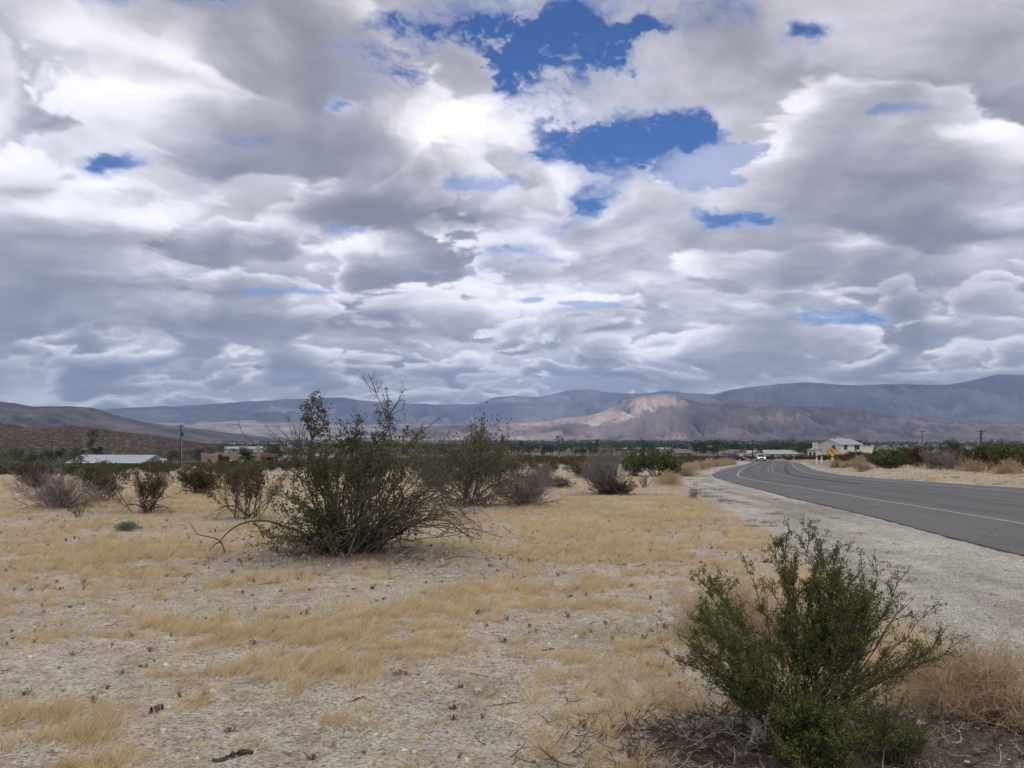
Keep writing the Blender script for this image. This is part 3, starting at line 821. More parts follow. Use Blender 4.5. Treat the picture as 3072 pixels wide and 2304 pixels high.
M_TAN = plant_mat('tan_dry_stalk', (0.40, 0.285, 0.17), (0.72, 0.565, 0.37), 0.9, 0.1)
M_PALE = plant_mat('bleached_twig', (0.40, 0.36, 0.32), (0.60, 0.56, 0.51), 0.9)

def grow(rng, P0, D0, Lg, n, jit, up=0.0, droop=0.0):
    P = [P0]; d = norm(D0); step = (Lg / (n - 1))[:, None]; p = P0
    for i in range(n - 1):
        d = norm(d + jit * rng.normal(size=d.shape) + np.array([0, 0, up - droop * i]))
        p = p + d * step
        P.append(p)
    return np.stack(P, 1)
def attach(rng, P, m, s0, s1, spread, updir=0.25):
    N, n, _ = P.shape
    j = np.repeat(np.arange(N), m)
    s = rng.uniform(s0, s1, N * m) * (n - 1)
    i = np.minimum(s.astype(int), n - 2); f = (s - i)[:, None]
    A, B = P[j, i], P[j, i + 1]
    return A * (1 - f) + B * f, norm(norm(B - A) + spread * rng.normal(size=A.shape) + np.array([0, 0, updir])), j, s / (n - 1)
class Plant:
    def __init__(s): s.sv = []; s.sq = []; s.st = []; s.ns = 0; s.lv = []; s.lq = []; s.lt = []; s.nl = 0
    def sticks(s, P, r0, r1, k, rng, tint=(0, 1)):
        N, n, _ = P.shape
        w = np.linspace(0, 1, n)[None]
        R = np.asarray(r0, float).reshape(-1, 1) * (1 - w) + np.asarray(r1, float).reshape(-1, 1) * w
        R = np.broadcast_to(R, (N, n))
        V, Q = tubes(P, R, k)
        s.sv.append(V); s.sq.append(Q + s.ns); s.ns += len(V)
        s.st.append(np.repeat(rng.uniform(*tint, N), n * k))
    def leaves(s, C, ln, wd, rng, axis=None, tint=(0, 1), rnd=1.0):
        n = len(C)
        a = norm(rng.normal(size=(n, 3)) * rnd + (0 if axis is None else axis))
        b = norm(np.cross(a, rng.normal(size=(n, 3))))
        l = (ln * rng.uniform(.6, 1.3, n))[:, None]; w = (wd * rng.uniform(.6, 1.3, n))[:, None]
        V = np.stack([C - b * w * 0.2, C + a * l * .5 - b * w * .5, C + a * l, C + a * l * .5 + b * w * .5], 1).reshape(-1, 3)
        s.lv.append(V); s.lq.append(np.arange(4 * n).reshape(n, 4) + s.nl); s.nl += 4 * n
        s.lt.append(np.repeat(rng.uniform(*tint, n), 4))
    def meshes(s, name, bark, leaf):
        sm = mk_mesh(name + '_stems', np.concatenate(s.sv), [np.concatenate(s.sq)], [bark], True, {'tint': np.concatenate(s.st)})
        lm = None
        if s.lv:
            lm = mk_mesh(name + '_leaves', np.concatenate(s.lv), [np.concatenate(s.lq)], [leaf], False, {'tint': np.concatenate(s.lt)})
        return sm, lm
def fringe(pl, rng, P, m, Ls, r, leaf_n, ln, wd, n=4, jit=0.22, s0=0.15, spread=0.75, up=0.05, k=3, lt=(0, 1), lspread=0.02):
    """a spray of twigs on the given stems, with leaves along them"""
    p, d, j, s = attach(rng, P, m, s0, 1.0, spread)
    T = grow(rng, p, d, Ls * rng.uniform(.5, 1.3, len(p)), n, jit, up)
    pl.sticks(T, r, r * .5, k, rng)
    if leaf_n:
        q, ax, jj, ss = attach(rng, T, leaf_n, 0.2, 1.0, 0.5)
        clump = rng.uniform(0, 1, len(T))
        tt = np.clip(clump[jj] * .6 + rng.uniform(0, .4, len(jj)), 0, 1)
        q = q + lspread * rng.normal(size=q.shape)
        n0 = len(pl.lt)
        pl.leaves(q, ln, wd, rng, ax)
        pl.lt[n0] = np.repeat(lt[0] + (lt[1] - lt[0]) * tt, 4)
    return T

def creosote(seed, h=1.4, spread=1.0, n0=20, m1=5, m2=5, leaf_n=5, ln=0.035, wd=0.02, r=0.012, arch=0.0, low=0, k=(5, 3, 3), lean=(0, 0), bushy=1.0):
    rng = np.random.default_rng(seed)
    pl = Plant()
    th = np.radians(rng.uniform(4, 56, n0)) * spread; az = rng.uniform(0, 2 * np.pi, n0)
    D = np.stack([np.sin(th) * np.cos(az) + lean[0], np.sin(th) * np.sin(az) + lean[1], np.cos(th)], 1)
    P0 = np.stack([0.12 * h * rng.normal(size=n0), 0.12 * h * rng.normal(size=n0), -0.04 + 0 * az], 1)
    L0 = h * rng.uniform(.62, 1.05, n0)
    A = grow(rng, P0, D, L0, 7, 0.12, 0.05, arch)
    pl.sticks(A, r * rng.uniform(.6, 1.2, n0), r * .3, k[0], rng)
    p, d, j, s = attach(rng, A, m1, 0.3, 0.98, 0.5)
    B = grow(rng, p, d, h * .34 * rng.uniform(.5, 1.2, len(p)) * (1.15 - .5 * s), 5, 0.2, 0.08)
    pl.sticks(B, r * .42, r * .2, k[1], rng)
    fringe(pl, rng, B, m2, h * .15 * bushy, r * .18, leaf_n, ln, wd, 3, k=k[2], lspread=0.02 * h)
    fringe(pl, rng, A[:, 3:], m2, h * .16 * bushy, r * .2, leaf_n, ln, wd, 3, k=k[2], lspread=0.02 * h)
    if low:      # bare arching branches lying out over the ground
        az = rng.uniform(-0.6, 3.6, low)
        D = np.stack([np.cos(az), -0.5 * np.sin(az), 0.55 + 0 * az], 1)
        C = grow(rng, np.zeros((low, 3)) + 0.05, D, h * rng.uniform(.6, 1.05, low), 8, 0.12, 0.0, 0.055)
        C[..., 2] = np.maximum(C[..., 2], 0.02)
        pl.sticks(C, r * .8, r * .25, 4, rng, (0, .7))
        p, d, j, s = attach(rng, C, 4, 0.35, 1, 0.5, 0)
        Dd = grow(rng, p, d, h * .28 * rng.uniform(.5, 1.2, len(p)), 5, 0.2, 0.0, 0.02)
        pl.sticks(Dd, r * .3, r * .15, 3, rng, (0, .7))
    return pl
def twiggy(seed, h=1.0, n0=36, m1=6, m2=5, r=0.008, spread=1.0, jit=0.16, leaf_n=0, ln=0.02, wd=0.012, rr=0.35):
    """a dead or leafless shrub: a fountain of fine twigs"""
    rng = np.random.default_rng(seed)
    pl = Plant()
    th = np.radians(rng.uniform(2, 72, n0)) * spread; az = rng.uniform(0, 2 * np.pi, n0)
    D = np.stack([np.sin(th) * np.cos(az), np.sin(th) * np.sin(az), np.cos(th)], 1)
    P0 = np.stack([0.1 * h * rng.normal(size=n0), 0.1 * h * rng.normal(size=n0), -0.03 + 0 * az], 1)
    A = grow(rng, P0, D, h * rng.uniform(.6, 1.05, n0), 6, jit, 0.05)
    pl.sticks(A, r, r * .4, 4, rng)
    p, d, j, s = attach(rng, A, m1, 0.2, 1, 0.55)
    B = grow(rng, p, d, h * .36 * rng.uniform(.5, 1.2, len(p)), 4, 0.22, 0.04)
    pl.sticks(B, r * .5, r * .28, 3, rng)
    fringe(pl, rng, B, m2, h * .16, r * rr, leaf_n, ln, wd, 3, jit=.25, spread=.8)
    return pl
def tumbleweed(seed, h=0.6, n0=70, r=0.004):
    rng = np.random.default_rng(seed)
    pl = Plant()
    th = np.arccos(rng.uniform(0.0, 1, n0)); az = rng.uniform(0, 2 * np.pi, n0)
    D = np.stack([np.sin(th) * np.cos(az), np.sin(th) * np.sin(az), np.cos(th)], 1)
    A = grow(rng, np.zeros((n0, 3)) + 0.04 * rng.normal(size=(n0, 3)), D, h * rng.uniform(.7, 1.0, n0), 5, 0.15, 0.0)
    pl.sticks(A, r, r * .6, 3, rng)
    p, d, j, s = attach(rng, A, 7, 0.2, 1, 0.8)
    B = grow(rng, p, d, h * .35 * rng.uniform(.5, 1.2, len(p)), 4, 0.3, 0.0, 0.0)
    pl.sticks(B, r * .8, r * .6, 3, rng)
    fringe(pl, rng, B, 3, h * .2, r * .7, 0, 0, 0, 3, jit=.35, spread=.9)
    return pl
SHRUB_CACHE = {}
def put_plant(name, label, cat, pl, bark, leaf, loc, rz=0.0, group=None, scale=None, stems='stems'):
    sm, lm = pl.meshes(name, bark, leaf)
    root = thing(name, label, cat, loc, rz, group, scale)
    a = link(stems, sm, root); a['kind'] = 'stuff'
    if lm is not None:
        b = link('leaves', lm, root); b['kind'] = 'stuff'
    return root
def spot(px, d, dz=0.0):
    x = at(px, d)
    return (x, d, gz(x, d) + dz)

def guided(pl, rng, base, path, r0, r1, k=5, n=9, jit=0.03, tint=(0, .6)):
    """one stem through the listed points"""
    pts = np.array([base] + list(path), float)
    seg = np.linalg.norm(np.diff(pts, axis=0), axis=1); s = np.concatenate([[0], np.cumsum(seg)]) / seg.sum()
    u = np.linspace(0, 1, n)
    P = np.stack([np.interp(u, s, pts[:, i]) for i in range(3)], 1)
    for _ in range(2):
        P[1:-1] = .25 * P[:-2] + .5 * P[1:-1] + .25 * P[2:]
    L = seg.sum()
    P[1:] += np.cumsum(rng.normal(size=(n - 1, 3)), 0) * jit * L / n ** .5 * .6
    P = P[None]
    pl.sticks(P, r0, r1, k, rng, tint)
    return P

# ---- the tall creosote in the middle: stems led to where the photograph shows its sprays
def build_main_bush():
    rng = np.random.default_rng(12)
    d0 = MAIN[1]; bx, bd = MAIN; b0 = gz(bx, bd)
    def W(px, row, dd=0.0):
        d = d0 + dd
        return (at(px, d) - bx, d - bd, zrow(row, d) - b0)
    pl = Plant()
    B = lambda dx=0.0, dy=0.0: (dx, dy, -0.03)
    def leafy(P, a, m, L, ln, n=4, sp=.75, s0=.1):
        fringe(pl, rng, P[:, int(P.shape[1] * a):], m, L, .0035, n, ln, ln * .62, 4, jit=.25, s0=s0, spread=sp, k=3, lspread=.022)
    def bare(P, a, m, L, r=.004, up=0.0, sp=.6, n=5):
        p, d, j, s = attach(rng, P[:, int(P.shape[1] * a):], m, .05, 1, sp, .1)
        T = grow(rng, p, d, L * rng.uniform(.4, 1.3, len(p)), n, .22, up)
        pl.sticks(T, r, r * .45, 4, rng, (.2, 1)); return T
    # left tall leafy spray
    s = guided(pl, rng, B(-.25), [W(325,500), W(309,455), W(312,398,-.2)], .022, .006, 6, 12, .05); leafy(s, .72, 22, .20, .05, 6, .7); leafy(s, .5, 10, .20, .045, 6)
    for tx, ty in ((304,402),(322,396),(331,412),(326,428),(316,432),(306,420),(319,405)):
        q = guided(pl, rng, tuple(s[0, 8]), [W(tx, ty, rng.uniform(-.3, .3))], .008, .003, 4, 6, .1); leafy(q, .35, 12, .13, .045, 6)
    # next leafy spray
    s = guided(pl, rng, B(-.1), [W(338,500), W(345,455), W(352,425)], .020, .005, 6, 11, .05); leafy(s, .7, 26, .18, .045, 6)
    for tx, ty in ((343,424),(357,420),(349,440),(338,447),(362,436)):
        q = guided(pl, rng, tuple(s[0, 8]), [W(tx, ty, rng.uniform(-.3, .3))], .007, .003, 4, 6, .1); leafy(q, .2, 12, .14, .045, 6)
    # highest, thin with bare twigs
    s = guided(pl, rng, B(.1), [W(360,505), W(383,470), W(394,440), W(385,405), W(372,374)], .026, .004, 6, 16, .03); bare(s, .72, 10, .22)
    for tx, ty, lf in ((387,392,8),(392,398,5),(381,405,6),(389,418,10),(378,424,10),(392,428,7),(384,440,12),(375,436,8)):
        q = guided(pl, rng, tuple(s[0, 11]), [W(tx, ty, rng.uniform(-.2, .2))], .006, .003, 4, 6, .1); leafy(q, .3, lf, .10, .042, 6)
    for tx, ty in ((402,384),(400,392),(405,402),(397,388),(402,414),(368,373),(363,377),(376,383),(380,386)):
        q = guided(pl, rng, tuple(s[0, 12 if ty > 383 else 14]), [W(tx + 3, ty + 8), W(tx, ty)], .007, .002, 4, 7, .10); bare(q, .3, 6, .14, .003)
    s = guided(pl, rng, B(.2), [W(380,500), W(395,462), W(412,440), W(432,428), W(441,420)], .020, .004, 6, 13, .03); bare(s, .6, 8, .2)
    for tx, ty in ((410,428),(420,426),(425,433)):
        q = guided(pl, rng, tuple(s[0, 8]), [W(tx, ty)], .006, .003, 4, 6, .1); leafy(q, .3, 9, .09, .042, 6)
    # right middle
    s = guided(pl, rng, B(.15), [W(352,505), W(366,462), W(373,440)], .018, .005, 5, 10, .05); leafy(s, .55, 26, .18, .045, 6)
    for i in range(30):          # leaf clumps that join the sprays to the body
        tx, ty = (rng.uniform(296, 336), rng.uniform(432, 478)) if i % 2 else (rng.uniform(338, 408), rng.uniform(436, 480))
        s2 = guided(pl, rng, B(.2 * rng.normal(), .2 * rng.normal()), [W(tx * .55 + 345 * .45 + 6 * rng.normal(), 508, .35 * rng.normal()), W(tx, ty, .5 * rng.normal())], .012, .003, 5, 12, .09, (.1, .8))
        leafy(s2, .66, 20, .15, .048, 6, .9)
    # bare pale branches to the left
    s = guided(pl, rng, B(-.35), [W(318,515), W(302,480), W(300,455), W(292,432), W(283,418)], .022, .004, 6, 13, .04); bare(s, .55, 14, .26, .004)
    for tx, ty in ((277,424),(285,415),(308,405),(300,418),(309,425),(268,428),(296,428)):
        q = guided(pl, rng, tuple(s[0, 9]), [W((tx + 296) / 2, (ty + 448) / 2), W(tx, ty)], .008, .002, 4, 7, .08); bare(q, .3, 7, .16, .003)
    for tx, ty in ((262,437),(268,445),(274,440)):
        q = guided(pl, rng, tuple(s[0, 8]), [W(tx, ty)], .005, .002, 4, 6, .1); leafy(q, .4, 6, .08, .035, 4)
    # the lone curl further left
    s = guided(pl, rng, tuple(s[0, 6]), [W(278,462), W(255,446), W(246,441), W(240,433), W(238,421)], .012, .004, 5, 14, .02); bare(s, .8, 2, .10, .004)
    # right: long arching bare branches
    for path in ([W(410,505), W(440,480), W(452,450), W(463,436)], [W(405,505), W(445,490), W(458,455), W(475,438)], [W(400,515), W(450,505), W(476,497), W(505,492,.3)],
                 [W(390,520), W(430,500), W(466,480), W(492,462,.2)], [W(395,500), W(425,465), W(440,440), W(448,430)]):
        s = guided(pl, rng, B(.3, rng.uniform(-.2, .2)), path, .016, .004, 5, 13, .05); T = bare(s, .4, 12, .3, .004); bare(T, .3, 2, .12, .0025)
        leafy(s, .45, 5, .1, .035, 3)
    for i in range(26):          # low tangle spilling right over the ground
        a = rng.uniform(0, 1)
        s = guided(pl, rng, B(.35 + .3 * rng.normal() * .5, .3 * rng.normal()), [W(390 + 25 * rng.uniform(-1, 1), 520 + 10 * rng.uniform(-1, 1), .4 * rng.normal()), W(430 + 25 * a, 505 + 25 * rng.uniform(-1, 1), .5 * rng.normal()), W(458 + 24 * a, 530 + 18 * rng.uniform(-1, 1), .6 * rng.normal())],
                   .011, .003, 5, 11, .08, (0, .5)); T = bare(s, .35, 7, .24, .0038, -.02); bare(T, .3, 2, .10, .0025)
    for i in range(10):          # dry roots and branches lying in front
        s = guided(pl, rng, B(rng.uniform(-.2, .8), -.2), [W(rng.uniform(340, 440), rng.uniform(556, 566), -.5), W(rng.uniform(330, 480), rng.uniform(560, 572), -.75)], .010, .004, 4, 9, .09, (0, .7)); bare(s, .3, 4, .15, .003)
    # left along the ground
    s = guided(pl, rng, B(-.4), [W(302,530), W(270,521), W(243,522), W(225,534), W(222,541)], .028, .010, 6, 14, .03, (0, .25))
    e = tuple(s[0, -1])
    for path in ([W(212,536), W(196,535), W(190,521)], [W(214,545), W(209,551)], [W(226,552), W(222,562), W(216,568)]):
        q = guided(pl, rng, e, path, .012, .004, 5, 9, .04, (0, .25))
    # main body: many upright, crooked leafy stems
    for i in range(50):
        a = rng.uniform(-1, 1)
        tx = 346 + 88 * a; ty = 464 + 48 * a * a + rng.uniform(-22, 46)
        s = guided(pl, rng, B(.30 * rng.normal(), .30 * rng.normal()), [W((tx + 350) / 2 + 9 * rng.normal(), (ty + 545) / 2 + 8 * rng.normal(), .5 * rng.normal()), W(tx, ty, .8 * rng.normal())], .012, .0035, 5, 11, .15, (0, .8))
        leafy(s, .42, 18, .21, .048, 5, .9); bare(s, .3, 6, .26, .0035)
    for i in range(24):          # the higher shoots
        tx = rng.uniform(284, 428); ty = rng.uniform(438, 472)
        s = guided(pl, rng, B(.28 * rng.normal(), .28 * rng.normal()), [W((tx * .6 + 350 * .4) + 8 * rng.normal(), 500 + 10 * rng.normal(), .5 * rng.normal()), W(tx, ty, .8 * rng.normal())], .013, .0035, 5, 12, .11, (.1, .9))
        leafy(s, .62, 13, .17, .046, 5, .9); bare(s, .4, 6, .24, .0035)
    for i in range(36):          # left skirt, leafy to the ground
        tx, ty = rng.uniform(284, 352), rng.uniform(498, 550)
        s = guided(pl, rng, B(.25 * rng.normal() - .1, .2 * rng.normal()), [W((tx + 335) / 2, (ty + 535) / 2 - 6, .3 * rng.normal()), W(tx, ty, -.5 * abs(rng.normal()))], .009, .004, 4, 9, .13)
        leafy(s, .3, 14, .16, .05, 5, .9)
    for i in range(26):
        tx, ty = rng.uniform(360, 440), rng.uniform(470, 535)
        s = guided(pl, rng, B(.2 + .2 * rng.normal(), .2 * rng.normal()), [W((tx + 365) / 2, (ty + 540) / 2, .3 * rng.normal()), W(tx, ty, .5 * rng.normal())], .010, .004, 4, 10, .14)
        leafy(s, .4, 9, .17, .044, 5, .9); bare(s, .3, 6, .22, .004)
    put_plant('creosote_bush', 'tall sprawling creosote bush with bare branches in the middle of the grass', 'bush', pl, M_BARK, M_LEAF, (bx, bd, b0))
build_main_bush()

# ---- the green creosote in the right foreground
def build_front_bush():
    rng = np.random.default_rng(21)
    d0 = 4.35; bx = at(800, d0); b0 = gz(bx, d0)
    W = lambda px, row, dd=0.0: (at(px, d0 + dd) - bx, dd, zrow(row, d0 + dd) - b0)
    pl = Plant()
    B = lambda: (.10 * rng.normal(), .07 * rng.normal(), -.03)
    def spray(tip, dd, n, wpx, hpx, m, L, leaf, base=None, thick=.008):
        """n stems ending around a tip"""
        for i in range(n):
            tx, ty = tip[0] + wpx * rng.uniform(-1, 1), tip[1] + hpx * rng.uniform(-.2, 1.0)
            z = dd + .10 * rng.normal()
            b = base or B()
            mid = W(800 + .40 * (tx - 800) + 8 * rng.normal(), 745 + .55 * (ty - 745), z * .6)
            s = guided(pl, rng, b, [mid, W(tx, ty, z)], thick * rng.uniform(.45, .9), .0016, 5, 11, .11, (0, .6))
            p, d, j, sg = attach(rng, s[:, 4:], m, .05, 1, .55, .35)
            T = grow(rng, p, d, L * rng.uniform(.4, 1.2, len(p)), 5, .16, .06)
            pl.sticks(T, .0022, .0010, 3, rng, (0, .6))
            fringe(pl, rng, T, 5, L * .42, .0009, leaf + 1, .0135, .0075, 3, jit=.2, s0=.2, spread=.6, k=3, lspread=.006)
            fringe(pl, rng, s[:, 5:], 12, L * .4, .0009, leaf, .0135, .0075, 3, jit=.2, spread=.6, k=3, lspread=.006)
    spray((787,530), .10, 4, 6, 30, 14, .11, 9, thick=.007)
    spray((764,550), .05, 4, 8, 30, 12, .11, 8)
    spray((775,600), .10, 4, 20, 30, 9, .13, 4)
    spray((706,574), -.05, 5, 9, 34, 14, .11, 9)
    spray((724,600), -.05, 3, 12, 30, 10, .12, 5)
    spray((697,620), -.15, 9, 13, 36, 14, .13, 9)
    spray((728,640), -.15, 9, 22, 40, 13, .14, 8)
    spray((757,625), -.05, 4, 16, 40, 10, .12, 5)
    spray((819,550), .0, 8, 6, 40, 16, .11, 10)
    spray((840,578), .0, 10, 16, 34, 15, .13, 9)
    spray((864,594), .05, 9, 18, 34, 14, .13, 9)
    spray((874,580), .1, 2, 6, 20, 10, .1, 6)
    spray((903,578), .05, 2, 3, 20, 9, .10, 6)
    spray((906,612), .0, 4, 12, 24, 11, .12, 6)
    spray((928,640), -.05, 5, 12, 26, 11, .13, 6)
    spray((905,668), -.15, 5, 20, 22, 10, .13, 6)
    spray((795,690), -.35, 5, 24, 30, 11, .13, 7)
    spray((820,700), -.40, 6, 30, 30, 11, .13, 7)
    spray((722,672), -.25, 5, 18, 20, 10, .13, 6)
    spray((812,736), -.45, 8, 34, 24, 11, .14, 7)
    spray((850,728), -.42, 8, 34, 24, 11, .14, 7)
    spray((830,600), .05, 6, 20, 30, 12, .14, 8)
    spray((808,757), -.48, 6, 30, 12, 10, .12, 7)
    spray((850,752), -.48, 6, 36, 14, 10, .12, 7)
    for i in range(16):          # bare upright stems seen through the right half
        tx = rng.uniform(820, 900)
        s = guided(pl, rng, B(), [W(800 + .45 * (tx - 800), 690), W(tx, rng.uniform(610, 660), .15 * rng.normal())], .006, .002, 5, 9, .06, (.2, .8))
        p, d, j, sg = attach(rng, s, 10, .25, 1, .5)
        pl.sticks(grow(rng, p, d, .13 * rng.uniform(.4, 1.3, len(p)), 5, .2, .05), .0018, .0009, 3, rng, (.1, .8))
    root = put_plant('creosote_bush', 'dense green creosote bush at the roadside, closest of all', 'bush', pl, M_BARK_D, M_LEAF_G, (bx, d0, b0))
    # grey dead trunks at its foot
    tk = Plant()
    for path, r in (([W(752,742,-.15), W(747,752,-.2), W(744,770,-.25)], .018), ([W(758,728,-.1), W(770,748,-.15), W(788,762,-.2)], .016), ([W(764,740,-.1), W(778,752,-.2), W(792,772,-.25)], .012), ([W(746,722,-.1), W(760,735,-.1), W(775,745,-.1)], .010)):
        s = guided(tk, rng, path[0], path[1:], r, r * .8, 7, 9, .03, (.5, 1))
        s = guided(tk, rng, path[0], [W(756 + 8 * rng.normal(), 700 + 8 * rng.normal()), W(765 + 20 * rng.normal(), 680 + 10 * rng.normal())], r * .7, .003, 5, 8, .05, (.3, .9))
    for i in range(20):
        s = guided(tk, rng, W(755 + 10 * rng.normal(), 750, -.15 + .08 * rng.normal()), [W(765 + 22 * rng.normal(), 735 + 10 * rng.normal(), -.2), W(770 + 34 * rng.normal(), 725 + 22 * rng.normal(), -.2)], .004, .0015, 4, 7, .08, (.3, 1))
    sm, _ = tk.meshes('dead_trunk', M_GREYTW, None)
    dead = link('dead_trunk', sm, root); dead['label'] = 'bleached grey dead stems at the foot'
    # small green shoots of the same kind in the right corner
    for px, dd, h, nm in ((880, 4.05, .34, 'small green creosote sprig beside the tan brush at the lower edge'), (905, 3.95, .26, 'low creosote sprig with its foot on dark litter, nearest the corner')):
        c = creosote(900 + px, h * 1.1, .55, 16, 5, 4, 6, .013, .007, .005)
        put_plant('creosote_sprig', nm, 'bush', c, M_BARK_D, M_LEAF_G, spot(px, dd))
build_front_bush()

# ---- the shrubs one by one
def shrub(kind, px, d, h, label, seed, wide=1.0, **kw):
    if kind == 'creosote': pl = creosote(seed, h, **kw); bark, leaf = M_BARK, M_LEAF
    elif kind == 'brown': pl = creosote(seed, h, **kw); bark, leaf = M_BARK_D, M_LEAF_B
    elif kind == 'green': pl = creosote(seed, h, **kw); bark, leaf = M_BARK_D, M_LEAF_G
    elif kind == 'lilac': pl = twiggy(seed, h, **kw); bark, leaf = M_LILAC, M_LEAF_GREY
    elif kind == 'grey': pl = twiggy(seed, h, **kw); bark, leaf = M_GREYTW, M_LEAF_GREY
    elif kind == 'tan': pl = tumbleweed(seed, h, **kw); bark, leaf = M_TAN, None
    elif kind == 'bare': pl = twiggy(seed, h, **kw); bark, leaf = M_BARK_D, None
    nm = {'creosote': 'creosote_bush', 'brown': 'creosote_bush', 'green': 'creosote_bush', 'lilac': 'dead_shrub', 'grey': 'grey_shrub', 'tan': 'tumbleweed', 'bare': 'bare_twig_plant'}[kind]
    return put_plant(nm, label, {'creosote_bush': 'bush', 'dead_shrub': 'bush', 'grey_shrub': 'bush', 'tumbleweed': 'tumbleweed', 'bare_twig_plant': 'plant'}[nm], pl, bark, leaf, spot(px, d), 0, None, (wide, wide, 1))
BIG = dict(ln=.07, wd=.04, leaf_n=4)
shrub('creosote', 470, 23.5, 2.4, 'large creosote bush right of the tall one, dead grey branches low on its right', 101, 1.1, spread=.95, n0=44, m1=8, low=24, r=.02, **BIG)
shrub('lilac', 525, 24.0, 1.1, 'dead lilac grey brush leaning on the large bush right of the tall one', 102, 1.25, n0=60, r=.012)
shrub('brown', 247, 19.0, 1.35, 'olive and brown creosote just left of the tall middle bush', 103, .9, n0=22, low=9, r=.014, ln=.05, wd=.03)
shrub('lilac', 62, 23.0, 1.15, 'wide dead lilac grey shrub at the left of the field', 104, 1.35, n0=70, r=.011)
shrub('creosote', 104, 25.5, 1.15, 'olive topped creosote touching the dead lilac shrub', 105, 1.0, n0=24, m1=6, low=7, r=.014, **BIG)
shrub('brown', 146, 21.0, 1.3, 'vase shaped brownish creosote with long arching dark stems', 106, .8, n0=28, low=16, r=.013, ln=.05, wd=.028)
shrub('brown', 199, 29.5, 1.05, 'dark brown creosote with lilac stems behind the vase shaped one', 107, 1.35, n0=30, m1=6, low=8, r=.015, **BIG)
shrub('bare', 37, 35.5, .95, 'small dark brown leafless bush behind the dead lilac shrub', 108, 1.1, n0=50, r=.014)
shrub('bare', 77, 19.2, .55, 'little bare twig plant standing alone in pale grass', 109, .8, n0=16, m1=3, m2=2, r=.008, spread=.7)
shrub('grey', 127, 15.9, .2, 'small grey green mound of twigs in the straw at left', 110, 1.3, n0=50, r=.004, leaf_n=3)
shrub('creosote', 232, 32, 1.1, 'green creosote peeping out behind the olive and brown one', 111, 1.0, n0=22, r=.015, **BIG)
shrub('grey', 604, 31.5, 1.75, 'big feathery grey shrub right of the middle, standing alone', 112, .82, n0=80, m1=7, r=.014, spread=.85, leaf_n=2, ln=.04, wd=.02)
shrub('bare', 618, 31.0, .6, 'dark dead brush at the right foot of the feathery grey shrub', 113, 1.9, n0=60, r=.012, spread=1.2)
shrub('lilac', 546, 35.5, 1.2, 'upright lilac grey twig shrub left of the feathery grey one', 114, .72, n0=40, r=.013, spread=.7)
shrub('grey', 536, 38.0, .65, 'low grey green mound left of the upright lilac shrub', 115, 1.5, n0=50, r=.012, leaf_n=3, ln=.06, wd=.04)
shrub('grey', 559, 37.0, .5, 'low round grey mound right of the upright lilac shrub', 116, 1.5, n0=40, r=.012, leaf_n=3, ln=.06, wd=.04)
shrub('green', 633, 57.0, 1.75, 'dark green creosote, left of the rounded pair near the road', 117, 1.0, n0=30, m1=7, r=.02, ln=.13, wd=.08, leaf_n=5)
shrub('green', 659, 55.0, 1.85, 'broad dark green creosote, right of the rounded pair near the road', 118, 1.05, n0=34, m1=7, r=.02, ln=.13, wd=.08, leaf_n=5)
shrub('bare', 645, 36.0, .7, 'sparse dark twig plant in front of the rounded pair', 119, .8, n0=14, m1=4, m2=3, r=.012, spread=.8)
shrub('bare', 694, 27.5, .55, 'sparse dry plant at the edge of the gravel verge', 120, .7, n0=18, m1=4, m2=3, r=.008)
shrub('tan', 728, 6.7, .52, 'pale tan tumbleweed behind the near green bush, left of it', 121, 1.0, n0=190, r=.0019)
shrub('tan', 768, 6.3, .48, 'tan tumbleweed half hidden behind the near green bush', 122, 1.0, n0=160, r=.0019)
shrub('tan', 985, 4.75, .46, 'wide tan dry brush in the lower right corner', 123, 1.15, n0=230, r=.0017)
shrub('tan', 940, 5.3, .26, 'small tan dry brush between the near green bush and the corner', 124, 1.2, n0=130, r=.0018)
TAN = [(670,39,.75,'straw coloured tumbleweed in long grass beside the gravel verge'),(684,57,1.2,'tall round tumbleweed left of the road, nearest the rounded dark pair'),(676,66,.9,'tumbleweed tucked behind the tall round one'),
       (691,72,.9,'tumbleweed just beyond the tall round one by the road'),(699,80,1.0,'tan tumbleweed, third along the left verge'),(706,92,1.0,'tan tumbleweed halfway along the left verge'),(712,98,1.2,'large tan tumbleweed past halfway along the left verge'),
       (719,106,1.1,'tan tumbleweed on the rise before the pink house'),(725,112,1.2,'tan tumbleweed hiding the side of the parked vehicle'),(731,120,1.0,'last tan tumbleweed before the parked vehicle'),
       (865,69,.8,'broad tan tumbleweed right of the road behind the sign'),(858,76,.65,'tan tumbleweed between the sign and the broad one'),(838,90,1.0,'low tan tumbleweed at the foot of the yellow sign'),(848,84,.8,'small tan tumbleweed right of the sign post'),
       (972,55,1.1,'tall tan shrub with a dark hollow on the right bank'),(1007,45,.95,'small round tumbleweed on the bank at the right edge'),(860,92,1.2,'tan tumbleweed under the dark bush by the cream house')]
for i, (px, d, h, lb) in enumerate(TAN):
    shrub('tan', px, d, h, lb, 140 + i, 1.15, n0=80, r=.010 if d > 60 else .007)
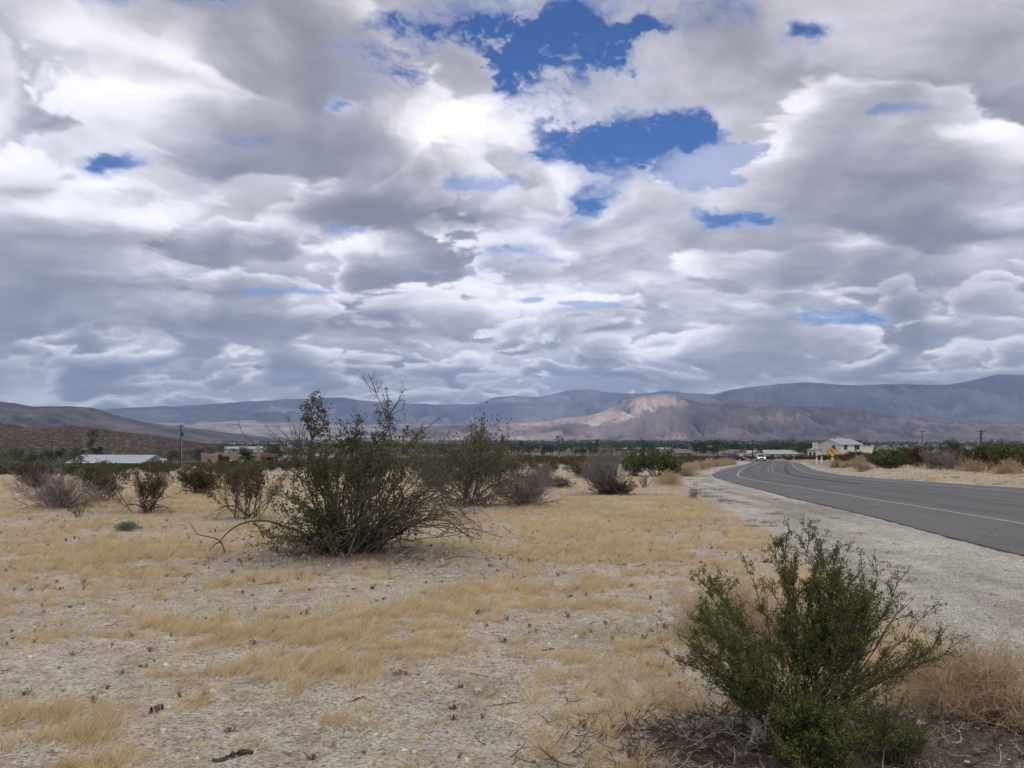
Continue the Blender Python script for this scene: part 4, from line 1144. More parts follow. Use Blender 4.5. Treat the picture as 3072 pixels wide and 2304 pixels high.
RIGHT = [('lilac',833,215,3.6,'sparse grey twiggy tree in front of the cream gable'),('green',840,110,1.15,'dark green bush between the sign and the cream house'),('green',857,99,1.45,'dark bush in front of the cream house wall'),('green',868,108,1.3,'taller bush with pale gaps in front of the cream wing'),('green',881,75,1.6,'dark green bush at the bank, left of the grey pair'),
         ('green',896,72,1.7,'rounded dark bush at the bank beside the grey pair'),('brown',918,70,1.9,'dull olive bush, left of the grey pair on the bank'),('lilac',932,66,1.6,'grey twiggy bush, first of the grey pair on the bank'),('lilac',950,62,1.6,'grey twiggy bush, second of the grey pair on the bank'),
         ('brown',987,58,1.9,'olive bush right of the tall tan shrub'),('green',1010,52,2.0,'large dark bush at the right edge above the bank'),('brown',1030,50,1.8,'dark bush cut by the right edge of the view'),('brown',905,95,1.4,'olive bush behind the rounded dark one'),('brown',935,90,1.5,'olive bush behind the grey pair'),
         ('brown',962,85,2.0,'olive bush behind the tall tan shrub'),('green',1000,80,2.2,'green bush behind the large one at the right edge'),('green',880,120,1.6,'bush behind the dark green one at the bank'),('brown',920,130,1.7,'far olive bush below the wooden pole')]
for i, (k, px, d, h, lb) in enumerate(RIGHT):
    kw = dict(n0=34, r=.02, **({'spread': .6} if px < 850 else {})) if k == 'lilac' else dict(n0=24, m1=6, r=.02, ln=.16, wd=.10, leaf_n=4)
    shrub(k, px, d, h, lb, 170 + i, 1.1, **kw)

# ---- belts of creosote across the field
def scatter(name, proto_mesh, P, R, SC, label, kind='stuff'):
    """one object of points, each carrying a copy of the proto by geometry nodes"""
    me = mk_mesh(name, P, [], [], attrs={'rot': R, 'siz': SC})
    o = link(name, me)
    tag(o, label, kind=kind)
    pr = bpy.data.objects.new(name + '_tuft', proto_mesh)
    ng = bpy.data.node_groups.new(name, 'GeometryNodeTree')
    ng.interface.new_socket('Geometry', in_out='INPUT', socket_type='NodeSocketGeometry')
    ng.interface.new_socket('Geometry', in_out='OUTPUT', socket_type='NodeSocketGeometry')
    N, L = ng.nodes, ng.links
    gi, go = N.new('NodeGroupInput'), N.new('NodeGroupOutput')
    oi = N.new('GeometryNodeObjectInfo'); oi.inputs[0].default_value = pr; oi.inputs['As Instance'].default_value = True
    ip = N.new('GeometryNodeInstanceOnPoints')
    m2p = N.new('GeometryNodeMeshToPoints')
    ra = N.new('GeometryNodeInputNamedAttribute'); ra.data_type = 'FLOAT_VECTOR'; ra.inputs[0].default_value = 'rot'
    sa = N.new('GeometryNodeInputNamedAttribute'); sa.data_type = 'FLOAT_VECTOR'; sa.inputs[0].default_value = 'siz'
    L.new(gi.outputs[0], m2p.inputs[0]); L.new(m2p.outputs[0], ip.inputs['Points']); L.new(oi.outputs['Geometry'], ip.inputs['Instance'])
    L.new(ra.outputs[0], ip.inputs['Rotation']); L.new(sa.outputs[0], ip.inputs['Scale']); L.new(ip.outputs[0], go.inputs[0])
    md = o.modifiers.new('tufts', 'NODES'); md.node_group = ng
    return o
def zone(px):
    for lim, z in ((40, 'at the left edge'), (120, 'behind the dead lilac shrub'), (175, 'before the white roofed house'), (225, 'left of the adobe house'), (275, 'before the adobe house'), (430, 'behind the tall sprawling bush'),
                   (520, 'behind the second large bush'), (575, 'before the trailer roofs'), (625, 'behind the feathery grey shrub'), (680, 'behind the rounded dark pair'), (760, 'left of the road bend'), (860, 'near the cream house'), (930, 'below the grey wooden pole')):
        if px < lim: return z
    return 'at the right edge'
def build_belts():
    rng = np.random.default_rng(77)
    protos = []
    for i in range(7):
        k = ['creosote', 'brown', 'creosote', 'brown', 'lilac', 'green', 'grey'][i]
        lbl = {'creosote': 'olive scrub creosote', 'brown': 'brownish scrub creosote', 'lilac': 'greyish dead scrub bush',
               'green': 'deep green scrub creosote', 'grey': 'grey leafed scrub bush'}[k]
        if k in ('lilac', 'grey'):
            pl = twiggy(300 + i, 1.5, 40, 6, 4, r=.018, leaf_n=0 if k == 'lilac' else 2, ln=.09, wd=.05); bark, leaf = (M_LILAC if k == 'lilac' else M_GREYTW), M_LEAF_GREY
        else:
            pl = creosote(300 + i, 1.6, .95, 20, 5, 4, 4, .13, .08, .016, low=5); bark, leaf = M_BARK_D, {'creosote': M_LEAF, 'brown': M_LEAF_B, 'green': M_LEAF_G}[k]
        protos.append([pl.meshes('belt_bush', bark, leaf), lbl, None, k])
    pts = []
    tries = 0
    while len(pts) < 285 and tries < 20000:
        tries += 1
        d = 38 + 190 * rng.uniform() ** 1.15
        px = rng.uniform(-60, 1084)
        x = at(px, d)
        if d < 52 and (rng.uniform() < .55 or px > 470): continue
        if px > 600 and d < 62: continue
        dd, w = road_coords(np.array([x]), np.array([float(d)]))
        if abs(dd[0]) < 9: continue
        if -28 < dd[0] < 0 and d < 100 and px > 600: continue
        if 520 < px < 605 and d < 48: continue
        if any((x - a) ** 2 + (d - b) ** 2 < (1.7 + d * .004) ** 2 for a, b, *_ in pts): continue
        pts.append((x, d))
    for x, d in pts:
        i = int(rng.choice(7, p=[.24, .24, .14, .13, .09, .12, .04]))
        P = protos[i]
        s = rng.uniform(.5, .9)
        sc = (s * rng.uniform(1.0, 1.6), s * rng.uniform(1.0, 1.6), s * (1.0 if d > 70 else .85))
        pxx = CX + F * x / d; zn = zone(pxx) + (', nearer row' if d < 90 else ', farther row')
        if P[2] is None:
            (sm, lm), lb = P[0], P[1]
            root = thing('scrub_bush', lb + ' ' + zn, 'bush', (x, d, gz(x, d)), rng.uniform(0, 6.28), P[3] + ' scrub bushes ' + zn, sc)
            a = link('stems', sm, root); a['kind'] = 'stuff'
            if lm is not None:
                b = link('leaves', lm, root); b['kind'] = 'stuff'
            P[2] = root
        else:
            dup(P[2], (x, d, gz(x, d)), rng.uniform(0, 6.28), sc, P[1] + ' ' + zn, P[3] + ' scrub bushes ' + zn)
build_belts()
def build_far_scrub():
    rng = np.random.default_rng(91)
    pl = creosote(390, 1.5, .95, 20, 5, 4, 4, .15, .09, .016, low=4)
    sv, sq = np.concatenate(pl.sv), np.concatenate(pl.sq); lv, lq = np.concatenate(pl.lv), np.concatenate(pl.lq)
    for nm, leaf, n, sd in (('distant_scrub', M_LEAF, 1500, 1), ('distant_scrub', M_LEAF_B, 1500, 2)):
        me = mk_mesh('scrub_clump', np.concatenate([sv, lv]), [np.concatenate([sq, lq + len(sv)])], [M_BARK_D, leaf], False, {'tint': np.concatenate(pl.st + pl.lt)}, np.concatenate([np.zeros(len(sq)), np.ones(len(lq))]))
        d = 62 + 360 * rng.uniform(0, 1, n) ** 1.1; x = at(rng.uniform(-60, 1084, n), d)
        dd, w = road_coords(x, d)
        c = fbm(x / 30, d / 30, 2, 171 + sd)
        k = (rng.uniform(0, 1, n) < .12 + .88 * sstep(70, 190, d)) & (np.abs(dd) > 9) & (c > -.35) & ~((dd < 0) & (dd > -22) & (d < 130))
        for hx, hd, hr in ((-96, 204, 14), (-72, 200, 13), (112, 258, 15)): k &= np.hypot(x - hx, d - hd) > hr
        x, d = x[k], d[k]; s = rng.uniform(.45, .85, len(x))
        scatter(nm, me, np.stack([x, d, ground_z(x, d)], 1), np.stack([0 * x, 0 * x, rng.uniform(0, 6.28, len(x))], 1), np.stack([s * rng.uniform(1, 1.7, len(x)), s * rng.uniform(1, 1.7, len(x)), s], 1), 'low creosote scrub thinning out towards the houses')
build_far_scrub()

# ------------------------------------------------------------------ grass and small ground cover
M_STRAW = plant_mat('dry_straw', (0.44, 0.34, 0.19), (0.92, 0.76, 0.48), 0.7, 0.35, inst=True, spec=0.3)
M_STUB = plant_mat('brown_seed_stalk', (0.07, 0.046, 0.034), (0.23, 0.155, 0.11), 0.9, inst=True)
M_STUB_R = plant_mat('rusty_dry_weed', (0.14, 0.07, 0.04), (0.30, 0.17, 0.10), 0.9, inst=True)
M_MAT = plant_mat('flat_dead_weed', (0.11, 0.085, 0.065), (0.27, 0.21, 0.16), 0.9, inst=True)
def tuft_mesh(seed, n=46, h=.16, rad=.06, lean=.5, wd=.003, mat=None):
    rng = np.random.default_rng(seed)
    a = rng.uniform(0, 2 * np.pi, n); rr = rad * np.sqrt(rng.uniform(0, 1, n))
    p0 = np.stack([rr * np.cos(a), rr * np.sin(a), -.01 + 0 * a], 1)
    d = np.stack([lean * rng.uniform(.1, 1.4, n) + .34 * rng.normal(size=n), .40 * rng.normal(size=n), 1 + 0 * a], 1)
    P = grow(rng, p0, d, h * rng.uniform(.5, 1.15, n), 4, .06, -.05)
    P[:, 1:, 0] += np.linspace(0, 1, 4)[1:] ** 2 * lean * h * .35
    side = norm(np.cross(P[:, -1] - P[:, 0], rng.normal(size=(n, 3))))
    w = (wd * rng.uniform(.6, 1.3, n))[:, None]
    V = []
    for i, f in enumerate((1, .9, .6)):
        V += [P[:, i] - side * w * f * .5, P[:, i] + side * w * f * .5]
    V.append(P[:, 3])
    V = np.stack(V, 1).reshape(-1, 3)
    b = np.arange(n)[:, None] * 7
    Q = np.concatenate([b + [0, 1, 3, 2], b + [2, 3, 5, 4]]); T3 = b + [4, 5, 6]
    return mk_mesh('tuft', V, [Q, T3], [mat or M_STRAW], False, {'tint': np.repeat(rng.uniform(0, 1, n), 7)})
def stub_mesh(seed, mat, n=9, h=.06, rad=.018):
    rng = np.random.default_rng(seed)
    a = rng.uniform(0, 6.28, n); r = rad * rng.uniform(0, 1, n)
    P = grow(rng, np.stack([r * np.cos(a), r * np.sin(a), 0 * a - .004], 1), np.stack([.3 * rng.normal(size=n), .3 * rng.normal(size=n), 1 + 0 * a], 1), h * rng.uniform(.5, 1.1, n), 4, .12)
    V, Q = tubes(P, np.full((n, 4), .0024), 3)
    fr = rng.uniform(0, 1, (n * 10, 3)); C = P[np.repeat(np.arange(n), 10), rng.integers(1, 4, n * 10)] + .006 * rng.normal(size=(n * 10, 3))
    A = norm(rng.normal(size=C.shape)) * .0055; Bv = norm(np.cross(A, rng.normal(size=C.shape))) * .0035
    LV = np.stack([C - A, C + Bv, C + A], 1).reshape(-1, 3)
    return mk_mesh('stub', np.concatenate([V, LV]), [Q, np.arange(len(LV)).reshape(-1, 3) + len(V)], [mat], False, {'tint': np.concatenate([np.repeat(rng.uniform(0, 1, n), 12), np.repeat(rng.uniform(0, 1, len(C)), 3)])})
def build_grass():
    rng = np.random.default_rng(4)
    def pts(d0, d1, n, edge=.78):
        # uniform over the wedge in front, with some to spare at the sides
        d = np.sqrt(rng.uniform(d0 ** 2, d1 ** 2, n)); x = rng.uniform(-edge, edge, n) * d
        return x, d
    X, Y, SC = [], [], []
    for d0, d1, n, s in ((2.6, 7, 9500, .85), (7, 14, 27000, .85), (14, 30, 52000, 1.0), (30, 52, 36000, 1.25), (52, 85, 16000, 1.6)):
        x, d = pts(d0, d1, n)
        st, gr, li = fields(x, d)
        keep = rng.uniform(0, 1, n) < np.clip(st, 0, 1) ** 1.25 * .75 + (.17 + .08 * (d > 9)) * (gr < .3) * (li < .3) + .05 * (gr < .5)
        dd, w = road_coords(x, d)
        keep &= ~((dd > -w[:, 0] - .3) & (dd < w[:, 3] + .3))
        x, d = x[keep], d[keep]
        st = st[keep]
        X.append(x); Y.append(d); SC.append(s * (.42 + .7 * st) * rng.uniform(.5, 1.35, len(x)))
    X, Y, SC = map(np.concatenate, (X, Y, SC))
    # tall grass round the near bush
    n = 240; x = rng.normal(.80, .34, n); d = rng.normal(4.7, .6, n); x = np.concatenate([x, rng.normal(2.5, .35, 260)]); d = np.concatenate([d, rng.normal(5.2, .4, 260)])
    li = fields(x, d)[2]; ok = (d > 3.2) & (rng.uniform(0, 1, len(x)) > 1.6 * li); X = np.concatenate([X, x[ok]]); Y = np.concatenate([Y, d[ok]]); SC = np.concatenate([SC, rng.uniform(.6, 1.3, ok.sum())])
    Z = ground_z(X, Y)
    P = np.stack([X, Y, Z], 1)
    # the tufts are combed by the wind, mostly to the right
    ang = .9 * fbm(X / 2.5, Y / 2.5, 2, 131) + .75 * rng.normal(size=len(X)) + .25
    R = np.stack([0 * X, 0 * X, ang], 1)
    sc = np.stack([SC, SC, SC * rng.uniform(.8, 1.2, len(X))], 1)
    sel = rng.integers(0, 4, len(X))
    for i in range(4):
        k = sel == i
        scatter('dry_grass', tuft_mesh(40 + i, [38, 28, 34, 22][i], [.115, .14, .10, .155][i], [.06, .045, .075, .04][i], [.55, .75, .4, .6][i]), P[k], R[k], sc[k], 'pale straw coloured dry grass combed over by the wind')
    x, d = pts(2.8, 16, 1300); st, gr, li = fields(x, d)
    k = (rng.uniform(0, 1, len(x)) < .15 + st) & (gr < .3); x, d = x[k], d[k]; s = rng.uniform(.6, 1.3, len(x))
    scatter('grass_stalks', tuft_mesh(47, 7, .24, .05, .5, .0042), np.stack([x, d, ground_z(x, d)], 1), np.stack([0 * x, 0 * x, .7 * rng.normal(size=len(x)) + .2], 1), np.stack([s, s, s], 1), 'longer pale seed stalks standing out of the dry grass')
    # brown stubs of last year's weeds
    for nm, mat, n, h, lab, d1, s0 in (('weed_stubs', M_STUB, 4200, .048, 'short dark brown weed stubs standing in the bare sand', 24, 1.0), ('rusty_weeds', M_STUB_R, 650, .055, 'rusty red brown dried weeds among the grass', 18, 1.2)):
        x, d = pts(3.2, d1, n)
        st, gr, li = fields(x, d)
        c = fbm(x / 1.1, d / 1.1, 3, 133)
        keep = (gr < .4) & (c + .35 * rng.normal(size=n) > .05)
        x, d = x[keep], d[keep]
        z = ground_z(x, d); s = s0 * rng.uniform(.5, 1.35, len(x))
        scatter(nm, stub_mesh(60, mat, 7, h, .008), np.stack([x, d, z], 1), np.stack([.15 * rng.normal(size=len(x)), .15 * rng.normal(size=len(x)), rng.uniform(0, 6.28, len(x))], 1), np.stack([s * rng.uniform(.6, 1.5, len(x)), s, s * rng.uniform(.5, 1.4, len(x))], 1), lab)
    # flat dead weeds on the gravel verge
    x, d = pts(4, 60, 5200, .8); st, gr, li = fields(x, d); dd, w = road_coords(x, d)
    edge_near = np.exp(-((-dd - w[:, 0] - 3.6) / 1.7) ** 2)
    keep = (gr > .5) & (dd < -w[:, 0] - .5) & (rng.uniform(0, 1, len(x)) < .16 + .9 * edge_near) & (fbm(x / 1.2, d / 2.4, 2, 134) > -.05)
    keep |= (dd > w[:, 3] + .6) & (dd < w[:, 3] + 6) & (rng.uniform(0, 1, len(x)) < .6)
    x, d = x[keep], d[keep]; s = rng.uniform(.5, 1.6, len(x)) * np.where(d > 25, 1.5, 1)
    scatter('dead_weed_mats', tuft_mesh(71, 44, .10, .10, .1, .006, M_MAT), np.stack([x, d, ground_z(x, d)], 1), np.stack([0 * x, 0 * x, rng.uniform(0, 6.28, len(x))], 1), np.stack([s * 1.2, s, s * .38], 1), 'flat brown dead weeds on the pale gravel verge')
    # loose stones and grit, real pieces near the camera
    x, d = pts(2.6, 16, 14000); st, gr, li = fields(x, d)
    z = ground_z(x, d)
    ico = np.array([(0,0,1),(.89,0,.45),(.28,.85,.45),(-.72,.53,.45),(-.72,-.53,.45),(.28,-.85,.45),(.72,.53,-.45),(-.28,.85,-.45),(-.89,0,-.45),(-.28,-.85,-.45),(.72,-.53,-.45),(0,0,-1)])
    tri = np.array([(0,1,2),(0,2,3),(0,3,4),(0,4,5),(0,5,1),(1,6,2),(2,7,3),(3,8,4),(4,9,5),(5,10,1),(6,7,2),(7,8,3),(8,9,4),(9,10,5),(10,6,1),(11,7,6),(11,8,7),(11,9,8),(11,10,9),(11,6,10)])
    s = (.005 + .016 * rng.uniform(0, 1, len(x)) ** 5)
    m, nt, N, L, bs = mat_new('pale_stone')
    at_ = N.new('ShaderNodeAttribute'); at_.attribute_name = 'tint'; r = ramp(N, [(0, (.27, .235, .20)), (.45, (.44, .40, .36)), (1, (.68, .65, .61))]); L.new(at_.outputs['Fac'], r.inputs[0]); L.new(r.outputs[0], bs.inputs['Base Color']); bs.inputs['Roughness'].default_value = .85
    sv = ico * (1 + .25 * rng.normal(size=(12, 1)))
    ca, sa = np.cos(rng.uniform(0, 6.28, len(x))), np.sin(rng.uniform(0, 6.28, len(x)))
    sx = s * rng.uniform(.7, 1.5, len(x)); sz = s * rng.uniform(.35, .8, len(x))
    vx = sv[None, :, 0] * sx[:, None]; vy = sv[None, :, 1] * s[:, None]; vz = sv[None, :, 2] * sz[:, None]
    V = np.stack([x[:, None] + vx * ca[:, None] - vy * sa[:, None], d[:, None] + vx * sa[:, None] + vy * ca[:, None], z[:, None] + vz + sz[:, None] * .3], -1)
    T3 = (np.arange(len(x))[:, None, None] * 12 + tri[None]).reshape(-1, 3)
    o = link('pebbles', mk_mesh('pebbles', V.reshape(-1, 3), [T3], [m], False, {'tint': np.repeat(rng.uniform(0, 1, len(x)), 12)}))
    tag(o, 'small pale stones and grit strewn over the sand', kind='stuff')
build_grass()

def build_twig_litter():
    rng = np.random.default_rng(19)
    def bit(seed, mat):
        r = np.random.default_rng(seed)
        P = grow(r, np.array([[-.06, 0, .006]]), np.array([[1., 0, .12]]), np.array([.13]), 5, .22); P[..., 2] = np.maximum(P[..., 2], .003)
        V, Q = tubes(P, np.array([[.0032, .003, .0026, .002, .0012]]), 4)
        p, d, j, s = attach(r, P, 2, .3, .8, .7); B = grow(r, p, d, np.array([.05, .04]), 4, .2); B[..., 2] = np.maximum(B[..., 2], .002)
        v, q = tubes(B, np.full((2, 4), .0014), 3)
        return mk_mesh('twig', np.concatenate([V, v]), [np.concatenate([Q, q + len(V)])], [mat], True, {'tint': np.full(len(V) + len(v), r.uniform(.1, .9))})
    for nm, mat, n, sd in (('twig_litter', plant_mat('dark_twig_litter', (.05, .035, .028), (.17, .125, .10), .9, inst=True), 1500, 1), ('twig_litter', plant_mat('pale_twig_litter', (.22, .18, .15), (.46, .40, .34), .9, inst=True), 420, 2)):
        X, Y = [], []
        for (bx, by, sx, sy, a) in LITTER:
            if by > 6 and a < .5: continue
            m = int(n * (.24 if by < 7 else .20 if by < 13 else .03))
            X.append(bx + sx * 1.1 * rng.normal(size=m)); Y.append(by + sy * 1.1 * rng.normal(size=m))
        m = n // 18; d = np.sqrt(rng.uniform(9, 130, m)); X.append(rng.uniform(-.75, .75, m) * d); Y.append(d)
        x, y = np.concatenate(X), np.concatenate(Y); k = y > 2.6; x, y = x[k], y[k]
        s = rng.uniform(.35, 1.25, len(x)) * np.where(y > 9, 1.15, 1.0)
        scatter(nm, bit(sd, mat), np.stack([x, y, ground_z(x, y)], 1), np.stack([.25 * rng.normal(size=len(x)), .25 * rng.normal(size=len(x)), rng.uniform(0, 6.28, len(x))], 1), np.stack([s, s, s], 1), 'fallen twigs lying under the bushes and on the sand')
build_twig_litter()

def build_sticks():
    rng = np.random.default_rng(9)
    dark = plant_mat('weathered_wood', (0.045, 0.035, 0.030), (0.16, 0.125, 0.105), .9)
    def stick(px, row, lpx, r, ang, label, name='stick', bend=.15, cat='stick', n=9, taper=.5, fork=False):
        d = 1.6 / ((row - HY) / F - .0265)
        x = at(px, d); L = lpx / F * d
        z = gz(x, d)
        u = np.linspace(-.5, .5, n)
        P = np.stack([u * L * math.cos(ang), u * L * math.sin(ang), r * .7 + .12 * L * bend * np.sin(u * 7 + 1)], 1)
        P[:, 1] += bend * L * np.sin(u * 5); P[:, 2] = np.maximum(P[:, 2] + .02 * L * rng.normal(size=n), r * .5)
        R = r * (1 - taper * np.abs(u) * 1.6) * rng.uniform(.8, 1.2, n)
        mb_v, mb_q = tubes(P[None], R[None], 7)
        parts_v, parts_q = [mb_v], [mb_q]
        if fork:
            p, dd, j, s = attach(rng, P[None], 4, .3, 1, .8, .2)
            Bp = grow(rng, p, dd, L * .3 * rng.uniform(.5, 1.2, 4), 5, .2)
            v, q = tubes(Bp, np.full((4, 5), r * .45), 4); parts_v.append(v); parts_q.append(q + len(mb_v))
        V = np.concatenate(parts_v)
        o = link(name, mk_mesh(name, V, [np.concatenate(parts_q)], [dark], True, {'tint': np.full(len(V), rng.uniform(.1, .9))}), None, (x, d, z))
        tag(o, label, cat)
    stick(233, 760, 34, .016, .25, 'curved piece of brown driftwood lying at the lower left', 'driftwood', .22, 'driftwood')
    stick(157, 711, 12, .022, .9, 'short dark lump of wood on bare sand at left', 'wood_chunk', .1, 'wood', 7, .2)
    stick(269, 583, 40, .006, .1, 'long thin dark stick left of the tall bush, in the straw', 'stick', .12)
    stick(506, 705, 26, .006, -.05, 'thin straight dark stick on pale sand, lower middle')
    stick(357, 702, 17, .007, .2, 'small curved twig on pale sand left of centre', 'stick', .3)
    stick(432, 644, 22, .006, .05, 'grey twig lying among straw tufts below the tall bush')
    stick(622, 733, 20, .022, .35, 'thick dark log end in tall grass left of the near bush', 'log', .1, 'log', 7, .3)
    stick(634, 756, 12, .028, .2, 'black stump of wood in the grass near the lower edge', 'stump', .1, 'wood', 7, .2)
    stick(650, 645, 14, .010, -.2, 'dark flat stick in the straw left of the tan tumbleweed')
    stick(548, 648, 14, .008, .1, 'dark brown twig beside a straw tuft in the middle')
    stick(640, 568, 16, .008, .1, 'thin stick near the gravel edge in front of the road bend', 'stick', .2)
    stick(960, 735, 40, .006, .5, 'bleached forked branch under the tan corner brush', 'dead_branch', .3, 'branch', 9, .5, True)
    bpy.data.objects['dead_branch'].data.materials[0] = M_PALE
    stick(905, 718, 32, .004, -.7, 'bleached thin stem leaning in the grass by the corner brush', 'stick', .1)
    bpy.data.objects['stick.007'].data.materials[0] = M_PALE if 'stick.007' in bpy.data.objects else dark
build_sticks()

# ------------------------------------------------------------------ rocky hill at the left
def build_hill():
    m, nt, N, L, bs = mat_new('stony_hill_soil')
    tc = N.new('ShaderNodeTexCoord')
    n1 = N.new('ShaderNodeTexNoise'); n1.inputs['Scale'].default_value = .28; n1.inputs['Detail'].default_value = 9; n1.inputs['Roughness'].default_value = .75; L.new(tc.outputs['Object'], n1.inputs[0])
    r = ramp(N, [(.36, (.032, .028, .022)), (.48, (.080, .061, .050)), (.62, (.145, .112, .094)), (.75, (.19, .15, .13))]); L.new(n1.outputs[0], r.inputs[0]); L.new(r.outputs[0], bs.inputs['Base Color'])
    bs.inputs['Roughness'].default_value = 1; bs.inputs['Specular IOR Level'].default_value = 0
    bp = N.new('ShaderNodeBump'); bp.inputs['Distance'].default_value = 1.2; bp.inputs['Strength'].default_value = .8; L.new(n1.outputs[0], bp.inputs['Height']); L.new(bp.outputs[0], bs.inputs['Normal'])
    sil = [(-190,408),(-100,415),(0,423.7),(20,426),(32,428),(50,427.6),(67,426),(89,427.3),(108,429.8),(145,435),(178,439.4),(199,443.6),(212,446.6),(226,451),(238,456)]
    o = mountain('hill', 'low stony brown hill with scattered boulders at the left', sil, 620, 330, 53, m, .16, 16, 1.2, 60, .5, .85)
    me = o.data; co = np.empty(len(me.vertices) * 3, np.float32); me.vertices.foreach_get('co', co); co = co.reshape(-1, 3)
    rows = 60; nc = len(co) // (rows + 8); G = co.reshape(rows + 8, nc, 3)[:rows]
    rng = np.random.default_rng(8)
    def on(n):
        i = rng.integers(0, rows - 1, n); j = rng.integers(0, nc - 1, n); a, b = rng.uniform(0, 1, (2, n, 1))
        return (G[i, j] * (1 - a) + G[i + 1, j] * a) * (1 - b) + (G[i, j + 1] * (1 - a) + G[i + 1, j + 1] * a) * b
    oct_ = np.array([(1,0,0),(0,1,0),(-1,0,0),(0,-1,0),(0,0,1),(0,0,-1.)]); tri = np.array([(0,1,4),(1,2,4),(2,3,4),(3,0,4),(1,0,5),(2,1,5),(3,2,5),(0,3,5)])
    def lumps(name, n, s0, s1, mat, label, flat):
        P = on(n); s = s0 + (s1 - s0) * rng.uniform(0, 1, n) ** 3
        V = P[:, None] + oct_[None] * s[:, None, None] * rng.uniform(.6, 1.4, (n, 6, 1)) * np.array([1.2, 1, flat])
        q = link(name, mk_mesh(name, V.reshape(-1, 3), [(np.arange(n)[:, None, None] * 6 + tri[None]).reshape(-1, 3)], [mat], False, {'tint': np.repeat(rng.uniform(0, 1, n), 6)}))
        tag(q, label, kind='stuff')
    lumps('boulders', 7000, .5, 1.7, plant_mat('varnished_boulder', (.060, .044, .038), (.21, .165, .142), .95), 'brown boulders strewn over the stony hill', .7)
    lumps('hill_shrubs', 2600, .6, 1.4, plant_mat('hill_scrub', (.040, .040, .022), (.11, .10, .060), .95), 'dark low shrubs dotted over the stony hill', .9)
build_hill()

# ------------------------------------------------------------------ trees
M_TRUNK = plant_mat('tree_bark', (.06, .048, .038), (.16, .13, .105), .9)
TREE_LEAF = {'dark': plant_mat('dark_evergreen_leaf', (.016, .030, .014), (.055, .080, .035), .6, .1), 'mid': plant_mat('mid_green_leaf', (.030, .050, .016), (.085, .115, .042), .6, .15),
             'grey': plant_mat('grey_tree_leaf', (.065, .080, .052), (.155, .175, .125), .7, .1), 'bright': plant_mat('fresh_green_leaf', (.035, .070, .018), (.090, .150, .045), .6, .2)}
def tree_meshes(seed, h, w, kind, n=420, leaf=.34, lobes=9, trunk=.22):
    rng = np.random.default_rng(seed)
    pl = Plant()
    P = grow(rng, np.zeros((1, 3)) - [0, 0, .2], np.array([[.05, .05, 1.]]), np.array([h * .6]), 6, .06)
    pl.sticks(P, .035 * h, .012 * h, 6, rng)
    p, d, j, s = attach(rng, P, 9, .35, 1, .8, .2)
    B = grow(rng, p, d, w * .42 * rng.uniform(.6, 1.1, 9), 5, .14, .1)
    pl.sticks(B, .012 * h, .004 * h, 4, rng)
    # crown: clumps at the limb ends
    C = np.concatenate([B[:, -1], B[:, 3], np.stack([.32 * w * rng.normal(size=lobes), .32 * w * rng.normal(size=lobes), h * rng.uniform(.35, .92, lobes)], 1)])
    C[:, 2] = np.clip(C[:, 2], h * trunk + .4, h * .93)
    k = rng.integers(0, len(C), n)
    rad = (.17 * w * rng.uniform(.6, 1.25, len(C)))[k]
    v = norm(rng.normal(size=(n, 3))) * (rng.uniform(0, 1, n) ** .45)[:, None] * rad[:, None] * np.array([1, 1, .72])
    pos = C[k] + v
    pos[:, 2] = np.maximum(pos[:, 2], .25)
    cl = rng.uniform(0, 1, len(C))
    n0 = len(pl.lt)
    pl.leaves(pos, leaf * 1.4, leaf, rng)
    pl.lt[n0] = np.repeat(np.clip(.55 * cl[k] + .45 * rng.uniform(0, 1, n), 0, 1), 4)
    return pl.meshes('tree', M_TRUNK, TREE_LEAF[kind])
def put_tree(ms, label, loc, sc=(1, 1, 1), rz=0., group=None, name='tree'):
    root = thing(name, label, 'tree', loc, rz, group, sc)
    link('trunk', ms[0], root)
    c = link('crown', ms[1], root); c['kind'] = 'stuff'
    return root
